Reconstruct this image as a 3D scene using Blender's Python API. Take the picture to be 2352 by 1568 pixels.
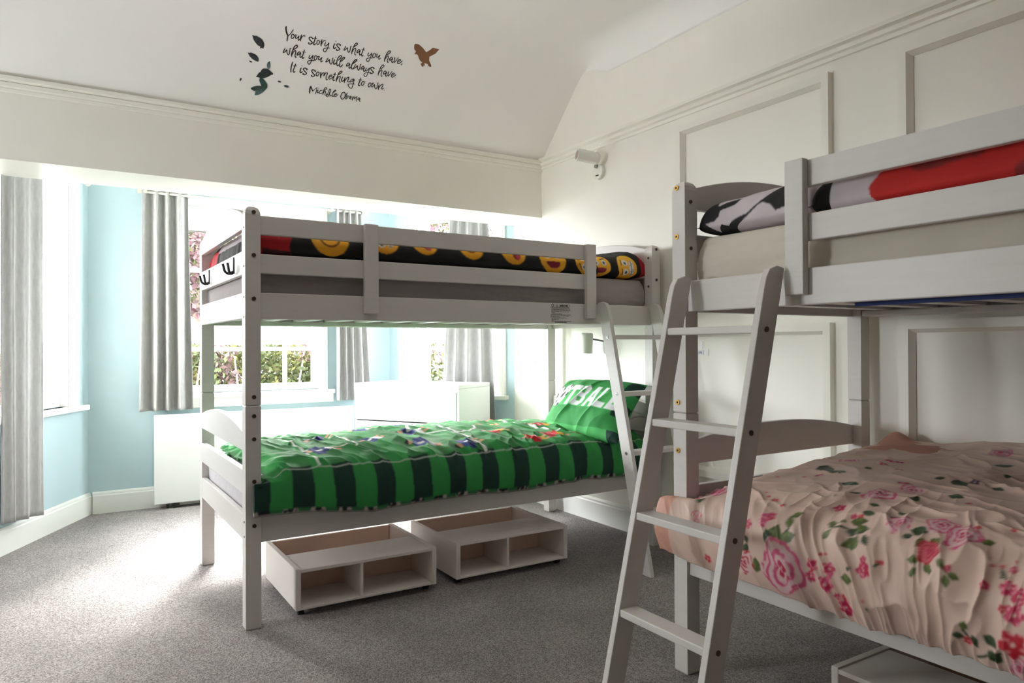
import bpy, bmesh, math, random
import numpy as np
from mathutils import Matrix, Vector

for _o in list(bpy.data.objects):
    bpy.data.objects.remove(_o)
SC = bpy.context.scene
COL = SC.collection
H = 1.05                                   # eye height of the camera (m)

# ---------------------------------------------------------------- camera
yaw, pitch, roll = math.radians(31.9), math.radians(0.39), math.radians(-0.27)
fw = np.array([math.sin(yaw)*math.cos(pitch), math.cos(yaw)*math.cos(pitch), math.sin(pitch)])
r0 = np.array([math.cos(yaw), -math.sin(yaw), 0.0]); u0 = np.cross(r0, fw)
rr = math.cos(roll)*r0 + math.sin(roll)*u0
uu = -math.sin(roll)*r0 + math.cos(roll)*u0
cam_d = bpy.data.cameras.new('camera'); cam_d.sensor_width = 36.0; cam_d.lens = 1648.0/2352.0*36.0
cam_d.clip_start = 0.05; cam_d.clip_end = 200
cam = bpy.data.objects.new('camera', cam_d); COL.objects.link(cam)
cam.matrix_world = Matrix(((rr[0], uu[0], -fw[0], 0), (rr[1], uu[1], -fw[1], 0), (rr[2], uu[2], -fw[2], H), (0, 0, 0, 1)))
SC.camera = cam

# ---------------------------------------------------------------- view, world, daylight
SC.view_settings.view_transform = 'Standard'; SC.view_settings.look = 'None'
SC.view_settings.gamma = 1.0; SC.view_settings.use_curve_mapping = False
SC.view_settings.exposure = 1.42
SC.cycles.use_denoising = True
SC.cycles.max_bounces = 14; SC.cycles.diffuse_bounces = 10; SC.cycles.glossy_bounces = 3
SC.cycles.transparent_max_bounces = 12
SC.cycles.sample_clamp_indirect = 6.0
SC.cycles.caustics_reflective = False; SC.cycles.caustics_refractive = False
W = bpy.data.worlds.new('overcast_sky'); SC.world = W; W.use_nodes = True
_bg = W.node_tree.nodes['Background']; _bg.inputs[0].default_value = (0.97, 0.975, 1.0, 1); _bg.inputs[1].default_value = 22.0

_sd = bpy.data.lights.new('hazy_sun', 'SUN'); _sd.energy = 42.0; _sd.angle = math.radians(42); _sd.color = (1.0, 0.98, 0.94)
_so = bpy.data.objects.new('hazy_sun', _sd); COL.objects.link(_so)
_so.rotation_euler = Vector((0.12, 0.92, 0.62)).to_track_quat('Z', 'Y').to_euler()

_pd = bpy.data.lights.new('added_upward_fill_spot', 'SPOT'); _pd.energy = 24.0; _pd.shadow_soft_size = 0.09; _pd.color = (1.0, 0.975, 0.94)  # added fill spot aimed upwards to brighten the slope and upper walls
_pd.spot_size = math.radians(112); _pd.spot_blend = 0.8
_po = bpy.data.objects.new('added_upward_fill_spot', _pd); COL.objects.link(_po); _po.location = (0.30, 1.20, 2.16); _po.rotation_euler = Vector((0.38, 0.62, 0.68)).to_track_quat('-Z', 'Y').to_euler()

def portal(name, loc, normal, w, h):
    """a light portal lying in a window opening: it only guides the sampling of the sky"""
    d = bpy.data.lights.new(name, 'AREA'); d.shape = 'RECTANGLE'; d.size = w; d.size_y = h; d.cycles.is_portal = True
    o = bpy.data.objects.new(name, d); COL.objects.link(o); o.location = loc
    o.rotation_euler = Vector(normal).to_track_quat('-Z', 'Z').to_euler()

# ---------------------------------------------------------------- materials
def mat(name, col, rough=0.6, spec=0.5, metal=0.0, noise=None, bump=None, attr=False, translucent=0.0, coat=0.0):
    m = bpy.data.materials.new(name); m.use_nodes = True
    nt = m.node_tree; b = nt.nodes['Principled BSDF']; L = nt.links.new
    b.inputs['Base Color'].default_value = (*col, 1); b.inputs['Roughness'].default_value = rough
    b.inputs['Metallic'].default_value = metal; b.inputs['Specular IOR Level'].default_value = spec
    if coat: b.inputs['Coat Weight'].default_value = coat
    tc = nt.nodes.new('ShaderNodeTexCoord')
    src = None
    if attr:
        a = nt.nodes.new('ShaderNodeAttribute'); a.attribute_name = 'Col'; src = a.outputs['Color']
    if noise:
        sc, amt = noise[:2]
        n = nt.nodes.new('ShaderNodeTexNoise'); n.inputs['Scale'].default_value = sc; n.inputs['Detail'].default_value = 3
        if len(noise) > 2:
            mp = nt.nodes.new('ShaderNodeMapping'); mp.inputs['Scale'].default_value = noise[2]
            L(tc.outputs['Object'], mp.inputs[0]); L(mp.outputs[0], n.inputs['Vector'])
        else:
            L(tc.outputs['Object'], n.inputs['Vector'])
        mr = nt.nodes.new('ShaderNodeMapRange'); mr.inputs['From Min'].default_value = 0.3; mr.inputs['From Max'].default_value = 0.7
        mr.inputs['To Min'].default_value = 1-amt; mr.inputs['To Max'].default_value = 1+amt
        L(n.outputs['Fac'], mr.inputs['Value'])
        mx = nt.nodes.new('ShaderNodeMix'); mx.data_type = 'RGBA'; mx.blend_type = 'MULTIPLY'; mx.inputs[0].default_value = 1
        if src: L(src, mx.inputs[6])
        else: mx.inputs[6].default_value = (*col, 1)
        L(mr.outputs[0], mx.inputs[7]); src = mx.outputs[2]
    if src: L(src, b.inputs['Base Color'])
    if bump:
        sc, st, dist = bump
        n2 = nt.nodes.new('ShaderNodeTexNoise'); n2.inputs['Scale'].default_value = sc; n2.inputs['Detail'].default_value = 2
        L(tc.outputs['Object'], n2.inputs['Vector'])
        bp = nt.nodes.new('ShaderNodeBump'); bp.inputs['Strength'].default_value = st; bp.inputs['Distance'].default_value = dist
        L(n2.outputs['Fac'], bp.inputs['Height']); L(bp.outputs[0], b.inputs['Normal'])
    if translucent:
        t = nt.nodes.new('ShaderNodeBsdfTranslucent'); ms = nt.nodes.new('ShaderNodeMixShader'); ms.inputs[0].default_value = translucent
        if src: L(src, t.inputs[0])
        else: t.inputs[0].default_value = (*col, 1)
        L(b.outputs[0], ms.inputs[1]); L(t.outputs[0], ms.inputs[2])
        L(ms.outputs[0], nt.nodes['Material Output'].inputs[0])
    return m

M = {}
M['cream'] = mat('cream_wall_paint', (0.86, 0.84, 0.775), 0.45, noise=(3, 0.02))
M['ceil'] = mat('white_ceiling_paint', (0.88, 0.87, 0.85), 0.8, 0.3, noise=(2, 0.015))
M['trimcream'] = mat('cream_gloss_paint', (0.85, 0.83, 0.765), 0.3)
M['rear'] = mat('bounce_cutting_dark_wall', (0.20, 0.175, 0.155), 0.7, noise=(3, 0.03))  # dark tone chosen to cut light bounced from behind the camera
M['white'] = mat('white_gloss_paint', (0.82, 0.82, 0.79), 0.35)
M['blue'] = mat('pale_blue_wall_paint', (0.455, 0.585, 0.63), 0.7, 0.3, noise=(4, 0.02))
M['bed'] = mat('white_lacquered_pine', (0.64, 0.61, 0.59), 0.38, noise=(6, 0.02, (1, 1, 12)))
M['bed2'] = M['bed']
M['brown'] = mat('dark_bolt_cap', (0.055, 0.035, 0.025), 0.5)
M['brass'] = mat('brass_bolt', (0.72, 0.42, 0.10), 0.3, metal=0.9)
M['steel'] = mat('steel_bolt', (0.35, 0.35, 0.34), 0.35, metal=0.9)
M['black'] = mat('black_metal', (0.015, 0.014, 0.014), 0.4)
M['hole'] = mat('dark_hole', (0.02, 0.018, 0.016), 0.8)
M['greysheet'] = mat('grey_cotton_sheet', (0.36, 0.325, 0.325), 0.9, 0.2, bump=(25, 0.25, 0.01))
M['creamsheet'] = mat('cream_cotton_sheet', (0.62, 0.58, 0.50), 0.9, 0.2, bump=(18, 0.3, 0.01))
M['bluebase'] = mat('dark_blue_base_cloth', (0.03, 0.05, 0.16), 0.9)
M['curtain'] = mat('grey_curtain_linen', (0.40, 0.395, 0.39), 0.95, 0.1, noise=(90, 0.08, (1, 1, 0.25)), translucent=0.05)
M['cloth'] = mat('printed_cotton', (0.5, 0.5, 0.5), 0.75, 0.3, attr=True, noise=(30, 0.03))
M['satin'] = mat('printed_sateen', (0.5, 0.5, 0.5), 0.48, 0.45, attr=True, noise=(12, 0.03), bump=(9, 0.18, 0.02))
M['laminate'] = mat('white_laminate', (0.82, 0.83, 0.82), 0.3)
M['boxout'] = mat('off_white_box_board', (0.76, 0.71, 0.67), 0.5)
M['boxin'] = mat('bare_box_board', (0.70, 0.53, 0.43), 0.7, noise=(5, 0.05))
M['pvc'] = mat('white_window_frame', (0.86, 0.88, 0.88), 0.35)
M['blind'] = mat('white_blind_cloth', (0.85, 0.86, 0.86), 0.9, 0.1, translucent=0.45)
M['vinyl'] = mat('black_vinyl', (0.018, 0.015, 0.012), 0.6)
M['bird'] = mat('brown_vinyl', (0.22, 0.095, 0.04), 0.6)
M['lamp'] = mat('white_lamp_metal', (0.80, 0.80, 0.74), 0.4)
M['bulb'] = mat('lamp_reflector', (0.55, 0.42, 0.35), 0.25, metal=0.6)
M['plastic'] = mat('white_plastic', (0.82, 0.82, 0.80), 0.3)
M['ink'] = mat('black_print', (0.02, 0.02, 0.02), 0.7)
M['bluedark'] = mat('navy_print', (0.02, 0.03, 0.12), 0.7)
M['pink'] = mat('pale_pink_band', (0.72, 0.36, 0.24), 0.6)

def carpet_mat():
    m = bpy.data.materials.new('grey_loop_carpet'); m.use_nodes = True; nt = m.node_tree; L = nt.links.new
    b = nt.nodes['Principled BSDF']; b.inputs['Roughness'].default_value = 0.95; b.inputs['Specular IOR Level'].default_value = 0.15
    tc = nt.nodes.new('ShaderNodeTexCoord')
    n1 = nt.nodes.new('ShaderNodeTexNoise'); n1.inputs['Scale'].default_value = 215; n1.inputs['Detail'].default_value = 2
    n2 = nt.nodes.new('ShaderNodeTexNoise'); n2.inputs['Scale'].default_value = 3.2; n2.inputs['Detail'].default_value = 4
    n3 = nt.nodes.new('ShaderNodeTexNoise'); n3.inputs['Scale'].default_value = 330; n3.inputs['Detail'].default_value = 1
    for n in (n1, n2, n3): L(tc.outputs['Object'], n.inputs['Vector'])
    cr = nt.nodes.new('ShaderNodeValToRGB'); e = cr.color_ramp.elements
    e[0].position = 0.36; e[0].color = (0.165, 0.148, 0.143, 1); e[1].position = 0.64; e[1].color = (0.41, 0.375, 0.37, 1)
    L(n1.outputs['Fac'], cr.inputs[0])
    mr = nt.nodes.new('ShaderNodeMapRange'); mr.inputs['From Min'].default_value = 0.3; mr.inputs['From Max'].default_value = 0.7
    mr.inputs['To Min'].default_value = 0.86; mr.inputs['To Max'].default_value = 1.14; L(n2.outputs['Fac'], mr.inputs['Value'])
    mx = nt.nodes.new('ShaderNodeMix'); mx.data_type = 'RGBA'; mx.blend_type = 'MULTIPLY'; mx.inputs[0].default_value = 1
    L(cr.outputs[0], mx.inputs[6]); L(mr.outputs[0], mx.inputs[7]); L(mx.outputs[2], b.inputs['Base Color'])
    ad = nt.nodes.new('ShaderNodeMath'); ad.operation = 'ADD'; L(n1.outputs['Fac'], ad.inputs[0]); L(n3.outputs['Fac'], ad.inputs[1])
    bp = nt.nodes.new('ShaderNodeBump'); bp.inputs['Strength'].default_value = 0.7; bp.inputs['Distance'].default_value = 0.006
    L(ad.outputs[0], bp.inputs['Height']); L(bp.outputs[0], b.inputs['Normal'])
    return m
M['carpet'] = carpet_mat()

def glass_mat():
    m = bpy.data.materials.new('window_glass'); m.use_nodes = True; nt = m.node_tree; L = nt.links.new
    nt.nodes.remove(nt.nodes['Principled BSDF'])
    t = nt.nodes.new('ShaderNodeBsdfTransparent'); t.inputs[0].default_value = (0.97, 0.985, 0.98, 1)
    g = nt.nodes.new('ShaderNodeBsdfGlossy'); g.inputs['Roughness'].default_value = 0.03
    f = nt.nodes.new('ShaderNodeLayerWeight'); f.inputs['Blend'].default_value = 0.5
    pw = nt.nodes.new('ShaderNodeMath'); pw.operation = 'POWER'; pw.inputs[1].default_value = 5; L(f.outputs['Facing'], pw.inputs[0])
    sc_ = nt.nodes.new('ShaderNodeMath'); sc_.operation = 'MULTIPLY_ADD'; sc_.inputs[1].default_value = .5; sc_.inputs[2].default_value = .02; L(pw.outputs[0], sc_.inputs[0])
    ms = nt.nodes.new('ShaderNodeMixShader'); L(sc_.outputs[0], ms.inputs[0]); L(t.outputs[0], ms.inputs[1]); L(g.outputs[0], ms.inputs[2])
    L(ms.outputs[0], nt.nodes['Material Output'].inputs[0])
    return m
M['glass'] = glass_mat()

# ---------------------------------------------------------------- mesh helpers
class MB:
    """collects shapes into ONE mesh"""
    def __init__(s): s.v = []; s.f = []
    def poly(s, pts):
        i = len(s.v); s.v += [tuple(map(float, p)) for p in pts]; s.f.append(tuple(range(i, i+len(pts))))
    def loft(s, rings, cap=True):
        i = len(s.v); n = len(rings[0])
        for r in rings: s.v += [tuple(map(float, p)) for p in r]
        for k in range(len(rings)-1):
            for j in range(n):
                a = i+k*n+j; b = i+k*n+(j+1) % n
                s.f.append((a, b, b+n, a+n))
        if cap:
            s.f.append(tuple(range(i, i+n))[::-1]); s.f.append(tuple(range(i+(len(rings)-1)*n, i+len(rings)*n)))
        return s
    def box(s, a, b, P=None):
        (x0, y0, z0), (x1, y1, z1) = a, b
        q = [[(x0, y0, z), (x1, y0, z), (x1, y1, z), (x0, y1, z)] for z in (z0, z1)]
        if P: q = [[P(*p) for p in r] for r in q]
        return s.loft(q)
    def prism(s, poly, d, P):
        """poly in (a, b); P(a, b, c) maps to the world; extruded over c in d"""
        return s.loft([[P(a, b, c) for a, b in poly] for c in d])
    def cyl(s, p, q, r, n=16, r2=None):
        p, q = Vector(p), Vector(q); ax = (q-p).normalized(); e1 = ax.orthogonal().normalized(); e2 = ax.cross(e1)
        r2 = r if r2 is None else r2
        return s.loft([[c+(e1*math.cos(t)+e2*math.sin(t))*rad for t in [2*math.pi*k/n for k in range(n)]] for c, rad in ((p, r), (q, r2))])
    def tube(s, pts, rad, n=10):
        pts = [Vector(p) for p in pts]; rings = []
        e1 = None
        for k, p in enumerate(pts):
            t = (pts[min(k+1, len(pts)-1)]-pts[max(k-1, 0)]).normalized()
            e1 = (t.orthogonal() if e1 is None else e1-t*e1.dot(t)).normalized(); e2 = t.cross(e1)
            r = rad[k] if isinstance(rad, (list, tuple)) else rad
            rings.append([p+(e1*math.cos(a)+e2*math.sin(a))*r for a in [2*math.pi*j/n for j in range(n)]])
        return s.loft(rings)
    def lathe(s, prof, base, n=24, ax=(0, 0, 1)):
        ax = Vector(ax).normalized(); e1 = ax.orthogonal().normalized(); e2 = ax.cross(e1); base = Vector(base)
        return s.loft([[base+ax*h+(e1*math.cos(a)+e2*math.sin(a))*r for a in [2*math.pi*j/n for j in range(n)]] for r, h in prof])

def wpos(o):
    p = Vector((0, 0, 0))
    while o: p += o.location; o = o.parent
    return p
def link(name, me, m, parent=None, smooth=False):
    o = bpy.data.objects.new(name, me); COL.objects.link(o)
    if m: me.materials.append(m)
    if smooth:
        for p in me.polygons: p.use_smooth = True
    if parent: o.parent = parent
    return o
def obj(name, mb, m, parent=None, bev=0.0, smooth=False, seg=2):
    vs = np.array(mb.v)
    org = np.array(wpos(parent)) if parent else np.array([(vs[:, 0].min()+vs[:, 0].max())/2, (vs[:, 1].min()+vs[:, 1].max())/2, vs[:, 2].min()])
    me = bpy.data.meshes.new(name); me.from_pydata([tuple(p) for p in vs-org], [], mb.f)
    bm = bmesh.new(); bm.from_mesh(me); bmesh.ops.recalc_face_normals(bm, faces=bm.faces); bm.to_mesh(me); bm.free()
    o = link(name, me, m, parent, smooth)
    if not parent: o.location = org
    if bev:
        bv = o.modifiers.new('soft_edges', 'BEVEL'); bv.width = bev; bv.segments = seg; bv.limit_method = 'ANGLE'; bv.angle_limit = math.radians(40)
    return o
def tag(o, label, cat, group=None):
    o['label'] = label; o['category'] = cat
    if group: o['group'] = group
    return o
def thing(name, label, cat, loc=(0, 0, 0), group=None):
    o = bpy.data.objects.new(name, None); COL.objects.link(o); o.location = loc; o.empty_display_size = 0.1
    return tag(o, label, cat, group)
def struct(name, mb, m, parent=None, bev=0.0):
    o = obj(name, mb, m, parent, bev)
    if not parent: o['kind'] = 'structure'
    return o

# ---------------------------------------------------------------- noise and cloth helpers
def _h(i, j, s):
    n = (i.astype(np.int64)*374761393 + j.astype(np.int64)*668265263 + s*982451653) & 0x7fffffff
    n = ((n ^ (n >> 13))*1274126177) & 0x7fffffff
    return ((n ^ (n >> 16)) & 0xffff)/65535.0
def vn(x, y, s=0):
    x = np.asarray(x, float); y = np.asarray(y, float)
    x, y = np.broadcast_arrays(x, y)
    i = np.floor(x); j = np.floor(y); fx = x-i; fy = y-j; fx = fx*fx*(3-2*fx); fy = fy*fy*(3-2*fy)
    return (_h(i, j, s)*(1-fx)+_h(i+1, j, s)*fx)*(1-fy)+(_h(i, j+1, s)*(1-fx)+_h(i+1, j+1, s)*fx)*fy
def fbm(x, y, s=0, o=3):
    t = 0; a = 0.5
    for k in range(o): t = t+a*(vn(x*2**k, y*2**k, s+k)-0.5); a *= 0.5
    return t
def ridge(x, y, s=0):
    return 1-np.abs(2*vn(x, y, s)-1)
def sst(a, b, x):
    t = np.clip((x-a)/(b-a), 0, 1); return t*t*(3-2*t)
def grid_obj(name, P, m, parent=None, col=None, thick=0.0, closed_pair=None):
    """P: (n, m, 3) vertex grid -> one mesh; col: (n, m, 3) print colours; closed_pair: a second grid welded at the rim"""
    n, k = P.shape[:2]
    if col is not None: col = soften(col)
    org = np.array(wpos(parent)) if parent else np.array([P[..., 0].mean(), P[..., 1].mean(), P[..., 2].min()])
    V = (P-org).reshape(-1, 3); ii = np.arange(n*k).reshape(n, k)
    F = np.stack([ii[:-1, :-1], ii[1:, :-1], ii[1:, 1:], ii[:-1, 1:]], -1).reshape(-1, 4)
    C = None if col is None else col.reshape(-1, 3)
    if closed_pair is not None:
        Q, qc = closed_pair
        jj = ii+n*k; rim = np.zeros((n, k), bool); rim[0] = rim[-1] = True; rim[:, 0] = rim[:, -1] = True
        jj = np.where(rim, ii, jj)
        F = np.concatenate([F, np.stack([jj[:-1, :-1], jj[:-1, 1:], jj[1:, 1:], jj[1:, :-1]], -1).reshape(-1, 4)])
        V = np.concatenate([V, (Q-org).reshape(-1, 3)])
        if C is not None: C = np.concatenate([C, qc.reshape(-1, 3)])
    used = np.unique(F); remap = np.full(len(V), -1); remap[used] = np.arange(len(used))
    V = V[used]; F = remap[F]
    if C is not None: C = C[used]
    me = bpy.data.meshes.new(name)
    me.vertices.add(len(V)); me.vertices.foreach_set('co', V.ravel().astype(np.float32))
    me.loops.add(F.size); me.loops.foreach_set('vertex_index', F.ravel().astype(np.int32))
    me.polygons.add(len(F)); me.polygons.foreach_set('loop_start', np.arange(0, F.size, 4, dtype=np.int32))
    me.update(calc_edges=True)
    me.polygons.foreach_set('use_smooth', np.ones(len(F), bool))
    if C is not None:
        at = me.color_attributes.new('Col', 'FLOAT_COLOR', 'POINT')
        at.data.foreach_set('color', np.concatenate([np.clip(C, 0, 1), np.ones((len(C), 1))], 1).ravel().astype(np.float32))
    me.validate(); me.update()
    o = link(name, me, m, parent)
    if not parent: o.location = org
    if thick:
        s = o.modifiers.new('cloth_thickness', 'SOLIDIFY'); s.thickness = thick; s.offset = -1
    return o
def normals(P):
    a = np.gradient(P, axis=0); b = np.gradient(P, axis=1); n = np.cross(a, b)
    return n/np.maximum(np.linalg.norm(n, axis=-1, keepdims=True), 1e-9)
def profile(pts, n, it=3):
    p = np.array(pts, float)
    for _ in range(it):
        q = [p[0]]
        for a, b in zip(p[:-1], p[1:]): q += [a*.75+b*.25, a*.25+b*.75]
        q.append(p[-1]); p = np.array(q)
    d = np.concatenate([[0], np.cumsum(np.linalg.norm(np.diff(p, axis=0), axis=1))])
    s = np.linspace(0, d[-1], n)
    return np.stack([np.interp(s, d, p[:, 0]), np.interp(s, d, p[:, 1])], 1), s
def inpoly(x, y, poly):
    r = np.zeros(np.shape(x), bool); n = len(poly)
    for i in range(n):
        x0, y0 = poly[i]; x1, y1 = poly[(i+1) % n]
        c = ((y0 > y) != (y1 > y)) & (x < (x1-x0)*(y-y0)/((y1-y0) if y1 != y0 else 1e-9)+x0)
        r ^= c
    return r
def soften(C):
    for ax in (0, 1):
        p = np.concatenate([C.take([0], ax), C, C.take([-1], ax)], ax); n = C.shape[ax]
        C = .25*p.take(range(n), ax)+.5*C+.25*p.take(range(2, n+2), ax)
    return C
def paint(C, mask, col, a=1.0):
    w = (mask.astype(float)*a)[..., None]; C[:] = C*(1-w)+np.array(col)*w
def catmull(pts, n=8, closed=False):
    pts = [np.array(p, float) for p in pts]
    if len(pts) < 3: return pts
    q = [pts[-1]]+pts+[pts[0], pts[1]] if closed else [2*pts[0]-pts[1]]+pts+[2*pts[-1]-pts[-2]]
    out = []
    for k in range(1, len(q)-2):
        a, b, c, d = q[k-1:k+3]
        for t in np.linspace(0, 1, n, endpoint=False):
            out.append(.5*((2*b)+(c-a)*t+(2*a-5*b+4*c-d)*t*t+(3*b-a-3*c+d)*t**3))
    if not closed: out.append(pts[-1])
    return out

# ================================================================ THE SETTING
XW = 2.71                                        # inner face of the right wall
YB, YS = 3.97, 4.355                             # front and back of the beam over the bay
ZB, ZR, ZC = 1.91, 2.28, 2.82                    # beam soffit, picture rail, flat ceiling
BL = Vector((0.131, 5.30, 0)); BR = Vector((2.157, 5.28, 0))
DL = Vector((-0.4503, -0.8929, 0)); DR = Vector((0.5, -0.8660, 0))
NL = Vector((0.8929, -0.4503, 0)); NR = Vector((-0.8660, -0.5, 0))      # into the room

f = MB(); f.box((-2.3, -2.7, -0.1), (2.9, 5.7, 0)); struct('floor', f, M['carpet'])

def plate(mb, A, D, N, s0, s1, z0, z1, t0, t1):
    """box on a wall line: along D from A, z range, thickness t along N"""
    q = [A+D*s0+N*t0, A+D*s1+N*t0, A+D*s1+N*t1, A+D*s0+N*t1]
    mb.loft([[(p.x, p.y, z) for p in q] for z in (z0, z1)])
def wall_with_hole(name, A, D, N, L0, L1, zt, hole, m):
    s0, s1, z0, z1 = hole; w = MB()
    plate(w, A, D, N, L0, s0, 0, zt, -.16, 0); plate(w, A, D, N, s1, L1, 0, zt, -.16, 0)
    plate(w, A, D, N, s0, s1, 0, z0, -.16, 0); plate(w, A, D, N, s0, s1, z1, zt, -.16, 0)
    return struct(name, w, m)
EX = Vector((1, 0, 0)); EY = Vector((0, 1, 0))
ZT = 2.42
B0 = Vector((0, 5.28, 0))
wall_with_hole('wall_bay_back', B0, EX, -EY, 0.05, 2.24, ZT, (0.58, 1.61, 0.74, 2.03), M['blue'])
wall_with_hole('wall_bay_left', BL, DL, NL, -0.09, 1.06, ZT, (0.25, 1.00, 0.70, 2.03), M['blue'])
wall_with_hole('wall_bay_right', BR, DR, NR, -0.09, 1.115, ZT, (0.26, 0.97, 0.70, 2.05), M['blue'])
w = MB(); w.loft([[(p[0], p[1], z) for p in ((-0.45, 4.30), (-0.40, 5.6), (2.6, 5.6), (2.9, 4.30))] for z in (ZT, ZT+.1)]); struct('ceiling_bay', w, M['ceil'])
# window wall of the main room left of the bay, and the beam with its soffit over the bay
w = MB(); w.box((-2.3, 4.355, 0), (-0.34, 4.52, 2.5)); struct('wall_front', w, M['cream'])
w = MB(); w.box((-2.3, YB, ZB), (XW, YS, 2.5)); struct('wall_bay_header', w, M['cream'])
# right wall, left wall with an added unseen side window, rear wall
w = MB(); w.box((XW, -2.7, 0), (XW+.16, 4.50, 3.0)); struct('wall_right', w, M['cream'])
wall_with_hole('wall_left', Vector((-2.2, 0, 0)), EY, EX, -2.7, 4.5, 3.0, (2.85, 3.55, 1.00, 1.70), M['cream'])
t = thing('added_fill_pendant', 'added white bowl pendant, unseen, around the upward fill light', 'pendant lamp', (.30, 1.20, 2.82))  # unseen pendant, added to house the fill spot
q = MB(); q.lathe([(.02, 0), (.10, .02), (.16, .07), (.175, .11), (.168, .11), (.152, .075), (.095, .03), (.001, .012)], (.30, 1.20, 2.03), 40); obj('bowl', q, M['lamp'], t, smooth=True)
q = MB(); q.cyl((.30, 1.20, 2.30), (.30, 1.20, 2.815), .004, 8)
for k in range(3): q.cyl((.30+.172*math.cos(k*2.094), 1.20+.172*math.sin(k*2.094), 2.135), (.30, 1.20, 2.31), .0022, 6)
obj('hanging_cord', q, M['steel'], t)
q = MB(); q.cyl((.30, 1.20, 2.79), (.30, 1.20, 2.82), .05, 24); obj('ceiling_rose', q, M['lamp'], t)
w = MB(); w.box((-2.3, -2.76, 0), (2.9, -2.6, 3.0)); struct('wall_rear', w, M['rear'])  # unseen wall, darkened to keep the near bed faces in shade
# sloping and flat ceiling as one soft-edged surface
def ceil_z(x, y):
    sl = ZR + (YB - y); k = 0.16
    h = np.clip(0.5+0.5*(sl-ZC)/k, 0, 1); z = sl*(1-h)+ZC*h - k*h*(1-h)
    R = 0.16; dx = np.clip((x-(XW-R))/R, 0, 1); cove = R*(1-np.sqrt(np.maximum(1-dx*dx, 0)))
    return z - cove*(1-sst(3.25, 3.55, y))
ys = np.unique(np.concatenate([np.linspace(-2.65, 3.1, 20), np.linspace(3.1, YB+.02, 45)]))
xs = np.unique(np.concatenate([np.linspace(-2.25, 2.5, 12), XW-.16+.16*np.sin(np.linspace(0, math.pi/2, 16)), [XW]]))
Xg, Yg = np.meshgrid(xs, ys, indexing='ij')
c = grid_obj('ceiling', np.stack([Xg, Yg, ceil_z(Xg, Yg)], -1), M['ceil']); c['kind'] = 'structure'
sm = c.modifiers.new('plaster', 'SOLIDIFY'); sm.thickness = 0.08; sm.offset = 1

# picture rails
RAIL = [(0, 2.228), (.010, 2.230), (.014, 2.242), (.012, 2.246), (.022, 2.252), (.024, 2.268), (.018, 2.272), (.034, 2.280), (.036, 2.296), (.026, 2.300), (0, 2.304)]
t = MB(); t.loft([[(x, YB-a, z-.014) for a, z in RAIL] for x in (-2.2, XW)]); struct('trim_1', t, M['trimcream'])
t = MB(); t.loft([[(XW-a, y, z) for a, z in RAIL] for y in (-2.6, YB)]); struct('trim_2', t, M['trimcream'])
# raised panel mouldings on the right wall
def panel_frame(name, y0, y1, z0, z1, bar=.048, dep=.030):
    t = MB(); pr = [(0, 0), (0, dep), (bar*.7, dep), (bar, .006), (bar, 0)]       # (inwards, out of wall)
    rings = []
    for (cy, cz) in ((y0, z0), (y1, z0), (y1, z1), (y0, z1)):
        sy = 1 if cy == y0 else -1; sz = 1 if cz == z0 else -1
        rings.append([(XW-d, cy+sy*a, cz+sz*a) for a, d in pr])
    n = len(pr); i0 = 0
    for r in rings: t.v += r
    for k in range(4):
        for j in range(n):
            a = k*n+j; b = k*n+(j+1) % n; c2 = ((k+1) % 4)*n+(j+1) % n; d2 = ((k+1) % 4)*n+j
            t.f.append((a, b, c2, d2))
    return struct(name, t, M['trimcream'])
panel_frame('trim_3', 1.822, 2.700, 1.235, 2.182)
panel_frame('trim_4', 1.822, 2.700, 0.400, 1.142)
panel_frame('trim_5', 0.650, 1.532, 1.235, 2.182)
panel_frame('trim_6', 0.650, 1.532, 0.400, 1.142)
panel_frame('trim_7', -0.520, 0.360, 1.235, 2.182)
panel_frame('trim_8', -0.520, 0.360, 0.400, 1.142)
# skirting boards
SK = [(0, 0), (.020, 0), (.020, .112), (.014, .118), (.014, .128), (.006, .138), (0, .138)]
def skirting(name, A, D, N, s0, s1):
    t = MB(); t.loft([[tuple(A+D*s+N*a+Vector((0, 0, z))) for a, z in SK] for s in (s0, s1)]); return struct(name, t, M['white'])
skirting('baseboard_right', Vector((XW, 0, 0)), EY, -EX, -2.6, 4.31)
skirting('baseboard_bay_left', BL, DL, NL, 0.0, 1.05)
skirting('baseboard_bay_back', B0, EX, -EY, 0.145, 2.15)
skirting('baseboard_bay_right', BR, DR, NR, 0.0, 1.10)
skirting('baseboard_left', Vector((-2.2, 0, 0)), EY, EX, -2.6, 4.35)

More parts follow.
